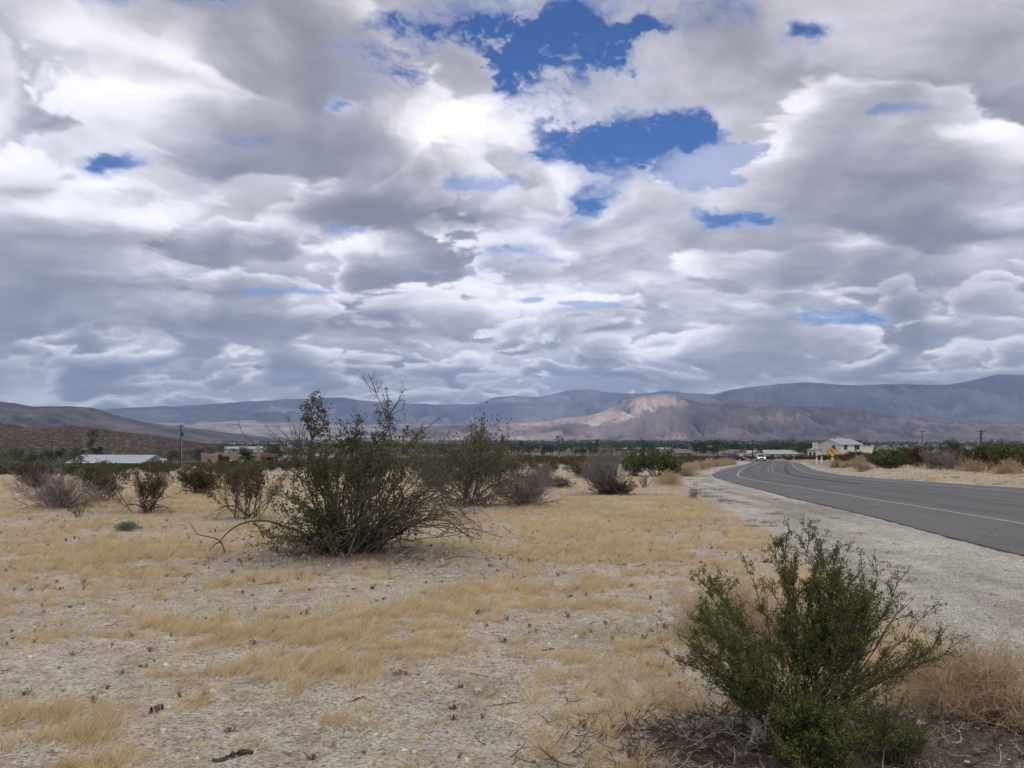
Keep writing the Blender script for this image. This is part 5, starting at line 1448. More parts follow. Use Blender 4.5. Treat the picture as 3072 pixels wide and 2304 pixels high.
def build_trees():
    rng = np.random.default_rng(31)
    one = [(12,250,7.0,11,'bright','tall bright green tree at the left edge before the stony hill'),(34,262,5.2,9,'mid','spreading green tree right of the bright one at the left edge'),(50,240,5.0,8,'dark','dark rounded evergreen left of the long white roofed house'),
           (73,188,4.6,7.5,'grey','grey green tree at the left end of the white roof'),(30,170,3.2,7,'mid','low olive tree in front of the bright tree at the left edge'),(153,215,4.2,7,'grey','grey green tree at the right end of the white roof'),
           (171,225,4.4,8,'dark','dark tree behind the utility pole by the white roof'),(196,230,4.8,6,'dark','dark green tree at the left wall of the adobe house'),(160,210,2.8,5,'grey','low grey tree before the dark tree by the pole'),
           (277,235,5.2,9,'mid','green tree at the right side of the adobe house'),(292,260,5.6,10,'mid','green tree behind the pale twigs of the tall bush'),(385,200,5.0,11,'dark','broad dark green tree right behind the tall bush'),(368,215,5.6,8,'mid','mid green tree beside the broad dark one behind the tall bush'),
           (216,470,9.5,20,'dark','dark round tree on the slope above the adobe house'),(233,480,8.5,14,'dark','second dark tree on the slope above the adobe house'),(957.5,345,8.4,12,'dark','large rounded dark tree left of the rightmost pole'),
           (986,340,8.6,9,'dark','pointed dark tree just right of the rightmost pole'),(1004,335,6.6,14,'mid','wide green tree near the right edge'),(700,320,6.5,12,'dark','dark tree between the pink houses'),(717,330,7.5,14,'dark','big dark tree left of the pink house with a white garage'),
           (782,430,8.5,22,'dark','wide dark tree behind the pale green roof'),(806,330,6.5,12,'dark','dark tree right of the carport'),(812,300,4.5,8,'mid','green shrubby tree left of the cream house'),(1032,330,5.5,14,'dark','dark tree cut by the right edge')]
    for i, (px, d, h, w, k, lb) in enumerate(one):
        put_tree(tree_meshes(500 + i, h, w, k, 1300, .026 * h + .10), lb, spot(px, d))
    protos = [tree_meshes(600 + i, [7, 6, 8.5, 5.5, 9][i], [9, 8, 8, 9, 11][i], ['dark', 'dark', 'mid', 'grey', 'dark'][i], 420, .55) for i in range(5)]
    lbl = ['dark bushy tree of the valley belt', 'dark bushy tree of the valley belt', 'mid green tree of the valley belt', 'grey green tree of the valley belt', 'dark bushy tree of the valley belt']; kn = ['dark', 'dark', 'mid green', 'grey green', 'dark']
    first = [None] * 5
    n = 0
    while n < 255:
        d = 400 + 800 * rng.uniform() ** 1.3
        px = rng.uniform(250, 1060)
        dens = np.interp(px, [250, 420, 520, 640, 840, 870, 900, 1060], [.5, .9, 1, 1, 1, .35, .3, .4])
        if rng.uniform() > dens: continue
        if 470 < px < 600 and d < 440: continue
        if 720 < px < 805 and d < 470: continue
        x = at(px, d)
        i = int(rng.choice(5, p=[.3, .22, .2, .1, .18])); s = rng.uniform(.65, 1.15)
        sc = (s * rng.uniform(.9, 1.5), s * rng.uniform(.9, 1.5), s)
        zn = zone(px) + (', nearer side' if d < 650 else ', far side'); lb = lbl[i] + ' ' + zn; gp = kn[i] + ' valley trees ' + zn
        if first[i] is None: first[i] = put_tree(protos[i], lb, (x, d, gz(x, d)), sc, rng.uniform(0, 6), gp, 'valley_tree')
        else: dup(first[i], (x, d, gz(x, d)), rng.uniform(0, 6), sc, lb, gp)
        n += 1
    # beyond: one mass of far trees
    N_ = 5200
    d = 1150 + 3300 * rng.uniform(0, 1, N_) ** 1.2; px = rng.uniform(150, 1100, N_)
    x = at(px, d)
    den = fbm(x / 420, d / 520, 4, 61) + .25 - .5 * (px > 860) + .12 * (px > 560) - .3 * (px < 480) - .25 * sstep(2600, 4200, d)
    k = den > 0
    x, d = x[k], d[k]; z = ground_z(x, d)
    m = len(x); per = 12
    C = np.stack([x, d, z], 1)
    h = rng.uniform(4, 9, m)
    v = norm(rng.normal(size=(m, per, 3))) * np.array([1.1, .8, .5]) * h[:, None, None] * rng.uniform(.3, .75, (m, per, 1))
    pos = C[:, None] + v + np.array([0, 0, 1.0]) * (h * .5)[:, None, None]
    pos[..., 2] = np.maximum(pos[..., 2], z[:, None] + .5)
    pl = Plant(); pl.leaves(pos.reshape(-1, 3), 4.2, 3.0, rng)
    V = np.concatenate(pl.lv)
    o = link('far_woods', mk_mesh('far_woods', V, [np.concatenate(pl.lq)], [TREE_LEAF['dark']], False, {'tint': np.repeat(np.clip(.6 * np.repeat(rng.uniform(0, 1, m), per) + .4 * rng.uniform(0, 1, m * per), 0, 1), 4)}))
    tag(o, 'far off dark woods along the valley floor', kind='stuff')
build_trees()

def palm(label, loc, h, fan=True, n=30, L=1.7, skirt=True, name='palm_tree', lean=(0, 0), trunk=.2):
    rng = np.random.default_rng(int(h * 100) + n)
    root = thing(name, label, 'palm tree', loc)
    P = np.stack([np.linspace(0, lean[0], 8), np.linspace(0, lean[1], 8), np.linspace(-.3, h, 8)], 1)
    V, Q = tubes(P[None], np.array([np.linspace(trunk * 1.5, trunk * .8, 8)]), 9)
    link('trunk', mk_mesh('palm_trunk', V, [Q], [M_TRUNK], True, {'tint': np.full(len(V), .5)}), root)
    top = P[-1]
    def fronds(nm, cnt, e0, e1, LL, mat, w):
        az = rng.uniform(0, 6.28, cnt); el = rng.uniform(e0, e1, cnt)
        D = np.stack([np.cos(az) * np.cos(el), np.sin(az) * np.cos(el), np.sin(el)], 1)
        A = grow(rng, np.tile(top, (cnt, 1)), D, LL * rng.uniform(.75, 1.1, cnt), 6, .04, 0, .06)
        Vs, Qs, ts = [], [], []
        nb = 0
        tv, tq = tubes(A, np.full((cnt, 6), .03), 3); Vs.append(tv); Qs.append(tq); nb += len(tv); ts.append(np.full(len(tv), .3))
        for k in range(2 if not fan else 4, 6):
            for sgn in (-1, 1):
                for q in range(3 if fan else 4):
                    base = A[:, k] if k < 5 else A[:, 5]
                    t = norm(A[:, k] - A[:, k - 1]); sd = norm(np.cross(t, [0, 0, 1.]))
                    dr = norm(t * rng.uniform(.4, 1) + sgn * sd * (.25 + .3 * q) + np.array([0, 0, -.15 - .12 * q]))
                    ln = LL * (.42 if fan else .28) * rng.uniform(.7, 1.1, (cnt, 1)); bb = base - t * (q * .05 * LL)
                    ww = norm(np.cross(dr, rng.normal(size=dr.shape))) * w
                    vv = np.stack([bb - ww * .4, bb + dr * ln * .5 - ww, bb + dr * ln, bb + dr * ln * .5 + ww], 1).reshape(-1, 3)
                    Vs.append(vv); Qs.append(np.arange(len(vv)).reshape(-1, 4) + nb); nb += len(vv); ts.append(np.repeat(rng.uniform(0, 1, cnt), 4))
        o = link(nm, mk_mesh('palm_' + nm, np.concatenate(Vs), [np.concatenate(Qs)], [mat], False, {'tint': np.concatenate(ts)}), root); o['kind'] = 'stuff'
    fronds('fronds', n, -.35, 1.3, L, TREE_LEAF['mid'] if not fan else TREE_LEAF['dark'], .07 * L * .5)
    if skirt: fronds('dead_skirt', n, -1.45, -.7, L * 1.1, M_MAT_T, .06)
    return root
M_MAT_T = plant_mat('dead_palm_frond', (.12, .09, .06), (.25, .19, .13), .9)
palm('tallest fan palm behind the long white roof', spot(93, 232), 10.2, True, 34, 1.5)
palm('shorter fan palm with a dead brown skirt beside the tallest palm', spot(91, 226), 7.0, True, 26, 1.3)
palm('low date palm, leftmost of three behind the white roof', spot(61, 222), 3.6, False, 30, 2.4, False)
palm('low date palm, middle of three behind the white roof', spot(78, 224), 4.0, False, 34, 2.6, False)
palm('low date palm at the foot of the tallest palm', spot(97, 222), 4.2, False, 34, 2.2, False)
palm('feathery palm in front of the adobe house', spot(246, 188), 2.0, False, 40, 2.4, False)
palm('lone tall fan palm standing on the valley floor in the middle', spot(559, 620), 12.5, True, 34, 3.4, True, trunk=.4)
palm('fan palm against the tree belt left of the lone tall palm', spot(523.6, 560), 7.5, True, 34, 3.6, True, trunk=.35)
palm('fan palm half hidden behind the tall bush', spot(352, 300), 7.0, True, 30, 2.6)
palm('small fan palm in the belt behind the feathery grey shrub', spot(597, 480), 8.0, True, 28, 3.0, True, trunk=.3)
palm('second small fan palm behind the feathery grey shrub', spot(612, 470), 7.0, True, 28, 3.0, True, trunk=.3)
def conifer():
    rng = np.random.default_rng(3)
    d = 520; root = thing('conifer_tree', 'dark pointed conifer rising over the tree belt', 'tree', spot(502.7, d))
    pl = Plant(); P = grow(rng, np.zeros((1, 3)), np.array([[0, 0, 1.]]), np.array([14.]), 6, .01); pl.sticks(P, .3, .05, 6, rng)
    z = rng.uniform(2.0, 14.3, 420); r = (14.5 - z) / 12.5 * 3.0 * rng.uniform(.1, 1, 420) ** .5 * (1 + .25 * np.sin(z * 2.2)); a = rng.uniform(0, 6.28, 420)
    pl.leaves(np.stack([r * np.cos(a), r * np.sin(a), z], 1), 1.2, .7, rng)
    s, l = pl.meshes('conifer', M_TRUNK, TREE_LEAF['dark']); link('trunk', s, root); c = link('crown', l, root); c['kind'] = 'stuff'
conifer()

# ------------------------------------------------------------------ utility poles
M_POLE = simple_mat('creosoted_pole_wood', (.045, .036, .032), .9, var=.3, scale=4)
M_POLE_L = simple_mat('grey_pole_wood', (.19, .165, .145), .9, var=.25, scale=4)
M_METAL = simple_mat('galvanised_metal', (.45, .46, .47), .45, .6, .08, 5)
M_DARKM = simple_mat('dark_metal', (.05, .05, .055), .5, .3)
def pole(label, px, d, top_row, mat=None, arm=2.4, arms=1, r=.15, can=False, brace=False, yaw=0.0, conduit=False):
    x = at(px, d); z0 = gz(x, d); h = zrow(top_row, d) - z0
    mat = mat or M_POLE
    root = thing('utility_pole', label, 'pole', (x, d, z0), yaw)
    MB().tube([(0, 0, -.4), (0, 0, h * .5), (0, 0, h)], [r * 1.15, r, r * .8], 10).build('shaft', mat, root, True)
    for k in range(arms):
        zz = h - .35 - .9 * k; a = arm * (1 if k == 0 else .55)
        c = MB().box((-a / 2, -.22, zz - .09), (a / 2, -.09, zz + .09)).build('crossarm', mat, root)
        if k == 0:
            for u in (-.47, -.2, .2, .47):
                MB().tube([(u * a, -.15, zz + .09), (u * a, -.15, zz + .3)], [.05, .035], 6).build('insulator', M_DARKM, c)
    if brace:
        MB().tube([(-.9, -.12, h - .42), (0, -.14, h - 1.2)], .035, 5).tube([(.9, -.12, h - .42), (0, -.14, h - 1.2)], .035, 5).build('brace', M_DARKM, root)
    if can:
        t = MB().tube([(.42, -.1, h - 3.0), (.42, -.1, h - 1.9)], .26, 12).build('transformer', M_DARKM, root, True)
        MB().tube([(.42, -.1, h - 1.9), (.42, -.1, h - 1.6)], [.06, .04], 6).build('bushing', M_METAL, t)
    if conduit:
        MB().tube([(.22, -.12, 0), (.22, -.12, h * .8)], .05, 6).build('conduit', M_METAL, root)
    return root
pole('tall dark utility pole with a transformer beside the adobe house', 181, 200, 425, None, 1.9, 1, .19, True, False, 0, True)
pole('small dark utility pole with a wide crossarm, farthest left', 52, 330, 441, None, 3.6, 1, .24)
pole('thin utility pole right of the small wide armed one', 81, 400, 445.5, None, 1.8, 1, .2)
pole('grey wooden utility pole with one crossarm right of the cream wing', 922.6, 290, 430.3, M_POLE_L, 2.4, 1, .26, False, True)
bpy.data.objects['utility_pole.003'].children[1].data.materials[0] = M_POLE
pole('dark utility pole with two crossarms, rightmost in view', 981, 250, 430.3, None, 3.2, 2, .27, False, True)
pole('utility pole rising behind the cream house roof', 829.9, 330, 438.2, None, 2.7, 1, .26)
pole('dark pole behind the white gabled house', 752.5, 375, 440, None, 1.2, 1, .22)
pole('short dark pole before the pink house garage', 734.5, 345, 451.5, None, .8, 1, .2)
pole('dark pole over the trailer roofs, taller of the two', 519, 520, 440.4, None, 1.5, 1, .3)
pole('pole with a pale conduit over the trailer roofs', 508, 430, 443.8, None, 1.6, 1, .3, False, False, 0, True)
pole('thin pole left of the trailer roofs', 477, 430, 450, None, 1.0, 1, .22)
pole('short pole in the scrub right of the grey wooden one', 904, 420, 446.5, None, 1.6, 1, .2)

# ------------------------------------------------------------------ houses
def wallmat(n, c, v=.06): return simple_mat(n, c, .9, 0, v, .8, .1, .15)
W_CREAM = wallmat('cream_stucco', (.68, .66, .56)); W_WHITE = wallmat('white_stucco', (.46, .44, .39)); W_ADOBE = wallmat('pink_adobe', (.27, .205, .172)); W_PINK = wallmat('pink_stucco', (.36, .25, .215))
W_RED = wallmat('red_brown_stucco', (.17, .10, .085)); W_TAN = wallmat('tan_siding', (.42, .36, .28)); W_BROWN = wallmat('brown_siding', (.15, .11, .085))
def metal_roof(n, c): return simple_mat(n, c, .55, .0, .06, .35, 0, .4)
R_WHITE = metal_roof('white_metal_roof', (.36, .38, .40)); R_GREY = metal_roof('grey_shingle_roof', (.33, .33, .35)); R_BROWN = metal_roof('brown_shingle_roof', (.17, .125, .10)); R_GREEN = metal_roof('pale_green_roof', (.34, .39, .365)); R_TAN = metal_roof('tan_roof', (.45, .42, .37))
M_GLASS = simple_mat('dark_window_glass', (.03, .035, .04), .12, 0, .05, 1, 0, .6); M_TRIM = simple_mat('window_trim', (.55, .53, .48), .6); M_WOODD = simple_mat('dark_wood', (.07, .045, .03), .8); M_SHADE = simple_mat('porch_shade_paint', (.035, .028, .024), .9); M_WPAINT = simple_mat('white_paint', (.78, .78, .76), .55)  # M_SHADE: near-black colour painting the shade inside openings
def house(name, label, px, d, w, dep, eave, ridge, rz, wm, rm, axis='x', over=.35, wins=(), cat='house', sink=.5, z=None, rt=.14, hip=0.0, flat=False):
    x = at(px, d); z0 = gz(x, d) if z is None else z
    root = thing(name, label, cat, (x, d, z0), math.radians(rz))
    a, b = w / 2, dep / 2
    m = MB()
    if flat:
        m.box((-a, -b, -sink), (a, b, eave))
        m.build('wall', wm, root)
    elif axis == 'x':
        m.prism([(-b, -sink), (b, -sink), (b, eave), (0, ridge - .02), (-b, eave)], 0, -a, a); m.build('wall', wm, root)
        s = (ridge - eave) / b; ye = b + over; ze = eave - s * over
        r = MB()
        for sg in (-1, 1):
            r.prism([(sg * ye, ze), (0, ridge), (0, ridge + rt), (sg * ye, ze + rt)], 0, -a - over, a + over)
        r.build('roof', rm, root)
    else:
        m.prism([(-a, -sink), (a, -sink), (a, eave), (0, ridge - .02), (-a, eave)], 1, -b, b); m.build('wall', wm, root)
        s = (ridge - eave) / a; xe = a + over; ze = eave - s * over
        r = MB()
        for sg in (-1, 1):
            r.prism([(sg * xe, ze), (0, ridge), (0, ridge + rt), (sg * xe, ze + rt)], 1, -b - over, b + over)
        r.build('roof', rm, root)
    for (nm, face, u, v, ww, hh, mat) in wins:
        t = .07
        def bx(m, grow_, t0, t1):
            p, q = (u - ww / 2 - grow_, u + ww / 2 + grow_), (v - hh / 2 - grow_, v + hh / 2 + grow_)
            if face == 'f': return m.box((p[0], -b - t1, q[0]), (p[1], -b - t0, q[1]))
            if face == 'l': return m.box((-a - t1, p[0], q[0]), (-a - t0, p[1], q[1]))
            if face == 'r': return m.box((a + t0, p[0], q[0]), (a + t1, p[1], q[1]))
        if nm == 'window':
            fr = MB()
            g = .09
            for (du, dv, su, sv) in ((0, hh / 2 + g / 2, ww + 2 * g, g), (0, -hh / 2 - g / 2, ww + 2 * g, g), (-ww / 2 - g / 2, 0, g, hh), (ww / 2 + g / 2, 0, g, hh), (0, 0, .05, hh)):
                lo, hi = (u + du - su / 2, v + dv - sv / 2), (u + du + su / 2, v + dv + sv / 2)
                if face == 'f': fr.box((lo[0], -b - .09, lo[1]), (hi[0], -b + .01, hi[1]))
                elif face == 'l': fr.box((-a - .09, lo[0], lo[1]), (-a + .01, hi[0], hi[1]))
                else: fr.box((a - .01, lo[0], lo[1]), (a + .09, hi[0], hi[1]))
            f = fr.build('window', M_TRIM, root)
            bx(MB(), 0, .005, .035).build('pane', mat or M_GLASS, f)
        else:
            bx(MB(), 0, -.01, .06).build(nm, mat or M_WOODD, root)
    return root

# the cream two storey house
hs = house('cream_house', 'cream two storey house with a grey gable roof beside the road bend', 841, 255, 9.4, 10.2, 5.3, 7.0, 24, W_CREAM, R_GREY, 'x', .55,
    [('window', 'l', -2.2, 4.1, 1.3, 1.7, None), ('window', 'f', -2.6, 4.3, 1.5, 1.6, None), ('window', 'f', 2.6, 4.3, 2.2, 1.6, None), ('window', 'f', -2.6, 1.2, 1.5, 1.6, None), ('window', 'f', 2.6, 1.6, 2.2, 1.4, None)], z=gz(at(841, 255), 255) - .4)
hs.location = (at(841, 255) + 1.9, 255 + 6.0, hs.location.z)
MB().box((-4.78, -5.18, 2.55), (4.72, -5.105, 2.75)).build('band', W_WHITE, hs)
ch = MB().box((-5.5, 4.4, -.5), (-3.6, 6.4, 5.6)).build('chimney', W_CREAM, hs); MB().box((-5.6, 4.3, 5.6), (-3.5, 6.5, 5.85)).build('cap', W_WHITE, ch)
pc = MB().box((-7.2, 3.0, 3.0), (-4.72, 7.2, 3.3)).prism([(-7.4, 3.3), (-4.72, 3.3), (-4.72, 3.9)], 1, 2.9, 7.3).build('porch', R_GREY, hs)
MB().box((-7.0, 3.1, -.5), (-4.75, 7.1, 3.0)).build('porch_wall', W_CREAM, pc)
for yy in (4.0, 5.8): MB().box((-7.07, yy - .45, -.2), (-6.99, yy + .45, 2.5)).build('doorway', M_GLASS, pc)
wg = MB().box((4.72, -3.2, -.6), (12.6, 3.6, 4.4)).build('wing', W_CREAM, hs)
MB().box((5.2, -3.45, 4.4), (7.2, -3.15, 5.0)).box((10.9, -3.45, 4.4), (12.65, -3.15, 5.0)).box((8.0, -3.45, 4.4), (9.4, -3.15, 4.85)).build('parapet', W_WHITE, wg)
for xx in (-1.2, .2, 1.3): MB().tube([(xx, -.6, 6.7), (xx, -.6, 7.6)], .16, 6).build('vent', M_WPAINT, hs)

# the adobe house
ah = thing('adobe_house', 'pink adobe house with stepped parapets and a little bell arch', 'house', (at(235, 200), 200, zrow(452.6, 200) - 3.5), math.radians(4))
def ab(nm, lo, hi, mat=W_ADOBE, par=ah): return MB().box(lo, hi).build(nm, mat, par)
ab('wall', (-7.3, -4, -.8), (-3.2, 4, 3.1)); ab('wall', (-3.2, -2.8, -.8), (1.0, 4, 3.2)); ab('wall', (1.0, -3.6, -.8), (7.3, 4, 3.1))
for lo, hi in (((-7.3, -4.0, 3.1), (-5.8, -3.6, 3.55)), ((-3.9, -4.0, 3.1), (-2.4, -2.6, 3.6)), ((-.6, -2.8, 3.2), (1.2, -2.4, 3.75)), ((1.3, -3.6, 3.1), (2.3, -3.2, 3.5)), ((4.9, -3.6, 3.1), (7.3, -3.2, 3.85)), ((2.3, -3.6, 3.1), (4.9, -3.2, 3.35))): ab('parapet', lo, hi)
for xx in (-6.7, -5.9, -5.1, -4.3): MB().tube([(xx, -4.45, 2.5), (xx, -3.98, 2.5)], .12, 7).build('roof_beam', M_WOODD, ah)
for xx in (5.1, 5.6, 6.1, 6.6): MB().tube([(xx, -4.0, 2.45), (xx, -3.58, 2.45)], .11, 7).build('roof_beam', M_WOODD, ah)
wf = MB().box((-5.75, -4.09, .9), (-4.75, -3.99, 2.0)).build('window', simple_mat('rust_wood', (.22, .10, .06), .8), ah); MB().box((-5.6, -4.12, 1.0), (-4.9, -4.095, 1.9)).build('pane', M_GLASS, wf)
ab('porch_shade_panel', (-3.15, -2.86, -.4), (-.6, -2.79, 2.6), M_SHADE); ab('gate', (-5.7, -4.4, -.8), (-4.6, -4.3, .5), M_WOODD)  # dark sheet on the wall paints the porch's shade
ab('awning', (-.4, -4.0, 1.5), (2.0, -2.78, 1.65), R_TAN)
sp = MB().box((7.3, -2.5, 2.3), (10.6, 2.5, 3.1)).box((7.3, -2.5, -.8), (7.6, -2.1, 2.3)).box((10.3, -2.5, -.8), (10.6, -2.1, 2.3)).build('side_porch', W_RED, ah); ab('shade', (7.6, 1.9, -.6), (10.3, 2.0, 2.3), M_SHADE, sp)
bt = ab('bell_arch', (1.2, -.8, 3.1), (3.6, .4, 4.6)); MB().tube([(2.4, -.2, 4.55), (2.4, -.2, 4.95), (2.4, -.2, 5.25)], [1.1, .75, .05], 12).build('dome', W_ADOBE, bt, True)
for xx in (1.75, 2.4, 3.05): MB().box((xx - .2, -.86, 3.3), (xx + .2, -.79, 4.25)).build('arch_shade_panel', M_SHADE if xx == 2.4 else M_WOODD, bt)  # dark panels on a solid block, shade of the arches painted
MB().tube([(2.4, -.2, 5.2), (2.4, -.2, 6.5)], .06, 5).build('finial', M_WOODD, bt)

# the long house with the white roof
lh = thing('long_house', 'long low house under a broad white metal roof', 'house', (at(110, 200), 200, zrow(462, 200) - 2.5), math.radians(-3))
MB().box((-9.6, -1.0, -.8), (9.6, 8.0, 2.35)).build('wall', W_BROWN, lh)
MB().prism([(-2.2, 2.42), (4.0, 4.1), (10.0, 2.42), (10.0, 2.58), (4.0, 4.28), (-2.2, 2.6)], 0, -10.4, 10.2).build('roof', R_WHITE, lh)
MB().box((-10.45, -2.24, 2.3), (10.25, -2.19, 2.62)).build('fascia', M_WPAINT, lh)
for xx in (-9.8, -5.2, -.6, 4.2, 9.6): MB().box((xx - .08, -2.1, -.8), (xx + .08, -1.94, 2.42)).build('post', M_WOODD, lh)
for xx in (-7, -2.5, 5.5): 
    f = MB().box((xx - .8, -1.06, .8), (xx + .8, -.99, 1.9)).build('window', M_TRIM, lh); MB().box((xx - .7, -1.09, .9), (xx + .7, -1.065, 1.8)).build('pane', M_GLASS, f)
MB().box((1.2, -1.08, -.5), (3.6, -1.0, 1.3)).build('door', W_TAN, lh)

house('pink_house', 'pink stucco house with a white garage door beyond the bend', 735.5, 395, 8.8, 11, 2.6, 4.2, 12, W_PINK, R_BROWN, 'y', .5, [('garage_door', 'f', .9, 1.0, 4.8, 2.2, M_WPAINT), ('vent', 'f', 0, 3.4, .6, .5, None)])
house('white_house', 'white gabled house with a tan roof beside the pink one', 753.5, 392, 11.5, 9, 2.2, 3.7, 10, W_WHITE, R_TAN, 'y', .7, [('window', 'f', -2.5, 1.2, 1.4, 1.2, None), ('door', 'f', 1.6, 1.0, 1.0, 2.0, None)])
gh = house('green_roof_house', 'pale green roofed house with a flat carport on its right', 777, 380, 13.0, 8, 2.3, 3.9, -8, W_WHITE, R_GREEN, 'x', .6, [('window', 'f', -3, 1.2, 1.6, 1.1, None), ('window', 'f', 2, 1.2, 1.6, 1.1, None)])
cp = MB().box((6.6, -3.6, 2.35), (14.0, 3.0, 2.5)).build('carport', M_WPAINT, gh)
for xx in (7.2, 10.4, 13.7): MB().box((xx - .07, -3.4, -.4), (xx + .07, -3.26, 2.35)).build('post', M_WPAINT, cp)
house('brown_roof_house', 'small brown roofed pink house left of the road in the scrub', 681, 330, 7.2, 6.5, 2.5, 3.8, 18, W_PINK, R_BROWN, 'x', .6, [('window', 'f', -1.2, 1.3, 1.3, 1.1, None), ('door', 'f', 1.8, 1.0, 1.0, 2.0, None)])
for px, d, w, lb, rm in ((545, 365, 11.5, 'long white roofed trailer, left of the two longest', R_WHITE), (572, 360, 13.5, 'long white roofed trailer, right of the two longest', R_WHITE), (521, 372, 6.5, 'short white roofed trailer left of the long ones', R_WHITE), (497, 380, 6.0, 'small grey roofed trailer, leftmost of the trailer row', R_TAN)):
    house('trailer_home', lb, px, d, w, 4.2, 2.2, 2.9, rng_ := (-4 if px < 560 else 3), W_TAN if px != 572 else W_PINK, rm, 'x', .4, [('window', 'f', -w * .3, 1.2, 1.2, .8, None), ('window', 'f', w * .2, 1.2, 1.2, .8, None), ('door', 'f', 0, .95, .9, 1.9, M_TRIM)], 'trailer', z=zrow(458.6, d) - 2.1)
house('white_shed', 'white roofed house showing through the tall bush', 325, 245, 6.4, 5, 2.2, 3.4, 5, W_TAN, R_WHITE, 'x', .4, [('window', 'f', 0, 1.2, 1.3, 1.0, None)], z=zrow(458.3, 245) - 2.2)
for px, row, d, w, lb in ((621, 449.3, 760, 15, 'white roof in the tree belt, left of three'), (641, 448.8, 800, 9, 'white roof in the tree belt, middle of three'), (660, 449.0, 780, 13, 'white roof in the tree belt, right of three'), (639.5, 455.2, 430, 6.5, 'small white roofed shed nearer than the tree belt'),
                          (244, 448.6, 560, 26, 'long pale building on the slope above the adobe house'), (711, 446.5, 900, 10, 'pale roof glimpsed in the belt above the pink houses')):
    house('far_house', lb, px, d, w, 7, 2.6, 4.0, 6, W_WHITE, R_GREEN if px == 244 else R_WHITE, 'x', .5, [('window', 'f', -w * .25, 1.3, 1.6, 1.1, None), ('window', 'f', w * .25, 1.3, 1.6, 1.1, None)], z=zrow(row, d) - 2.6)

# ------------------------------------------------------------------ signs and markers
def yellow(n, c): return simple_mat(n, c, .45, 0, .05, 6, 0, .4)
def build_signs():
    d = 96; x = at(832.4, d); z = gz(x, d)
    s = thing('curve_sign', 'yellow diamond warning sign with a black arrow curving left', 'sign', (x, d, z), math.radians(-10))
    MB().box((-.05, -.04, -.4), (.05, .04, 2.45)).build('post', simple_mat('rusty_post', (.13, .055, .035), .8), s)
    k = .56; Y = yellow('sign_yellow', (.78, .42, .04)); BL = simple_mat('sign_black', (.015, .012, .012), .6)
    zc = 1.86
    pl = MB().prism([(-k, zc), (0, zc - k), (k, zc), (0, zc + k)], 1, -.075, -.05).build('diamond_plate', Y, s)
    kk = k * .92
    b = MB()
    for (p, q) in (((-kk, 0), (0, kk)), ((0, kk), (kk, 0)), ((kk, 0), (0, -kk)), ((0, -kk), (-kk, 0))):
        n = (-(q[1] - p[1]), q[0] - p[0]); ln = math.hypot(*n); n = (n[0] / ln * .012, n[1] / ln * .012)
        b.prism([(p[0], zc + p[1]), (q[0], zc + q[1]), (q[0] + n[0], zc + q[1] + n[1]), (p[0] + n[0], zc + p[1] + n[1])], 1, -.081, -.0755)
    b.build('border', BL, pl)
    # the arrow: shaft rising then bending to the upper left
    a = MB(); c = [(.16, -.24), (.155, -.08), (.10, .05), (.0, .14), (-.08, .19)]
    w = .055
    for i in range(4):
        (x0, z0), (x1, z1) = c[i], c[i + 1]; L = math.hypot(x1 - x0, z1 - z0); nx, nz = -(z1 - z0) / L * w, (x1 - x0) / L * w
        e = .012
        a.prism([(x0 - nx, zc + z0 - nz), (x1 - nx, zc + z1 - nz), (x1 + nx, zc + z1 + nz), (x0 + nx, zc + z0 + nz)], 1, -.084 - .001 * i, -.0755)
    a.prism([(-.26, zc + .26), (-.02, zc + .29), (-.13, zc + .06)], 1, -.090, -.0755)
    a.build('arrow', BL, pl)
    MB().box((-.14, -.07, 1.02), (.14, -.05, 1.27)).build('small_plate', yellow('faded_yellow', (.62, .46, .06)), s)
    MB().box((-.23, -.07, .80), (.23, -.05, 1.0)).build('advisory_plate', yellow('bleached_yellow', (.66, .55, .30)), s)
    for i, (px, d) in enumerate(((816.6, 128), (821.6, 131))):
        x = at(px, d)
        t = thing('marker_post', ['white marker post at the verge, left of two', 'white marker post at the verge, right of two'][i], 'post', (x, d, gz(x, d)), 0)
        MB().box((-.09, -.05, -.3), (.09, .05, 1.15)).build('post', M_WPAINT, t)
        MB().box((-.07, -.065, .9), (.07, -.052, 1.08)).build('reflector', yellow('amber_reflector', (.7, .4, .1)), t)
    d = 205; x = at(794, d); z = gz(x, d)
    t = thing('street_name_sign', 'pale street name sign on a thin pole past the bend', 'sign', (x, d, z), math.radians(5))
    h = zrow(452.4, d) - z
    MB().tube([(0, 0, -.3), (0, 0, h - .2)], .05, 8).build('post', M_METAL, t)
    bg = simple_mat('pale_sign_face', (.50, .58, .52), .5)
    MB().box((-.75, -.03, h - .22), (.75, .0, h + .08)).build('name_blade', bg, t); MB().box((-.02, -.55, h + .1), (.02, .55, h + .36)).build('name_blade', bg, t)
    d = 185; x = at(163, d)
    t = thing('mail_box', 'white box on a short post right of the white roof', 'mailbox', (x, d, gz(x, d)))
    MB().box((-.12, -.12, -.3), (.12, .12, 1.0)).build('post', M_WPAINT, t); MB().box((-.7, -.25, 1.9), (.9, .25, 2.1)).box((-.08, -.08, 1.0), (.08, .08, 1.9)).build('box', M_WPAINT, t)
build_signs()

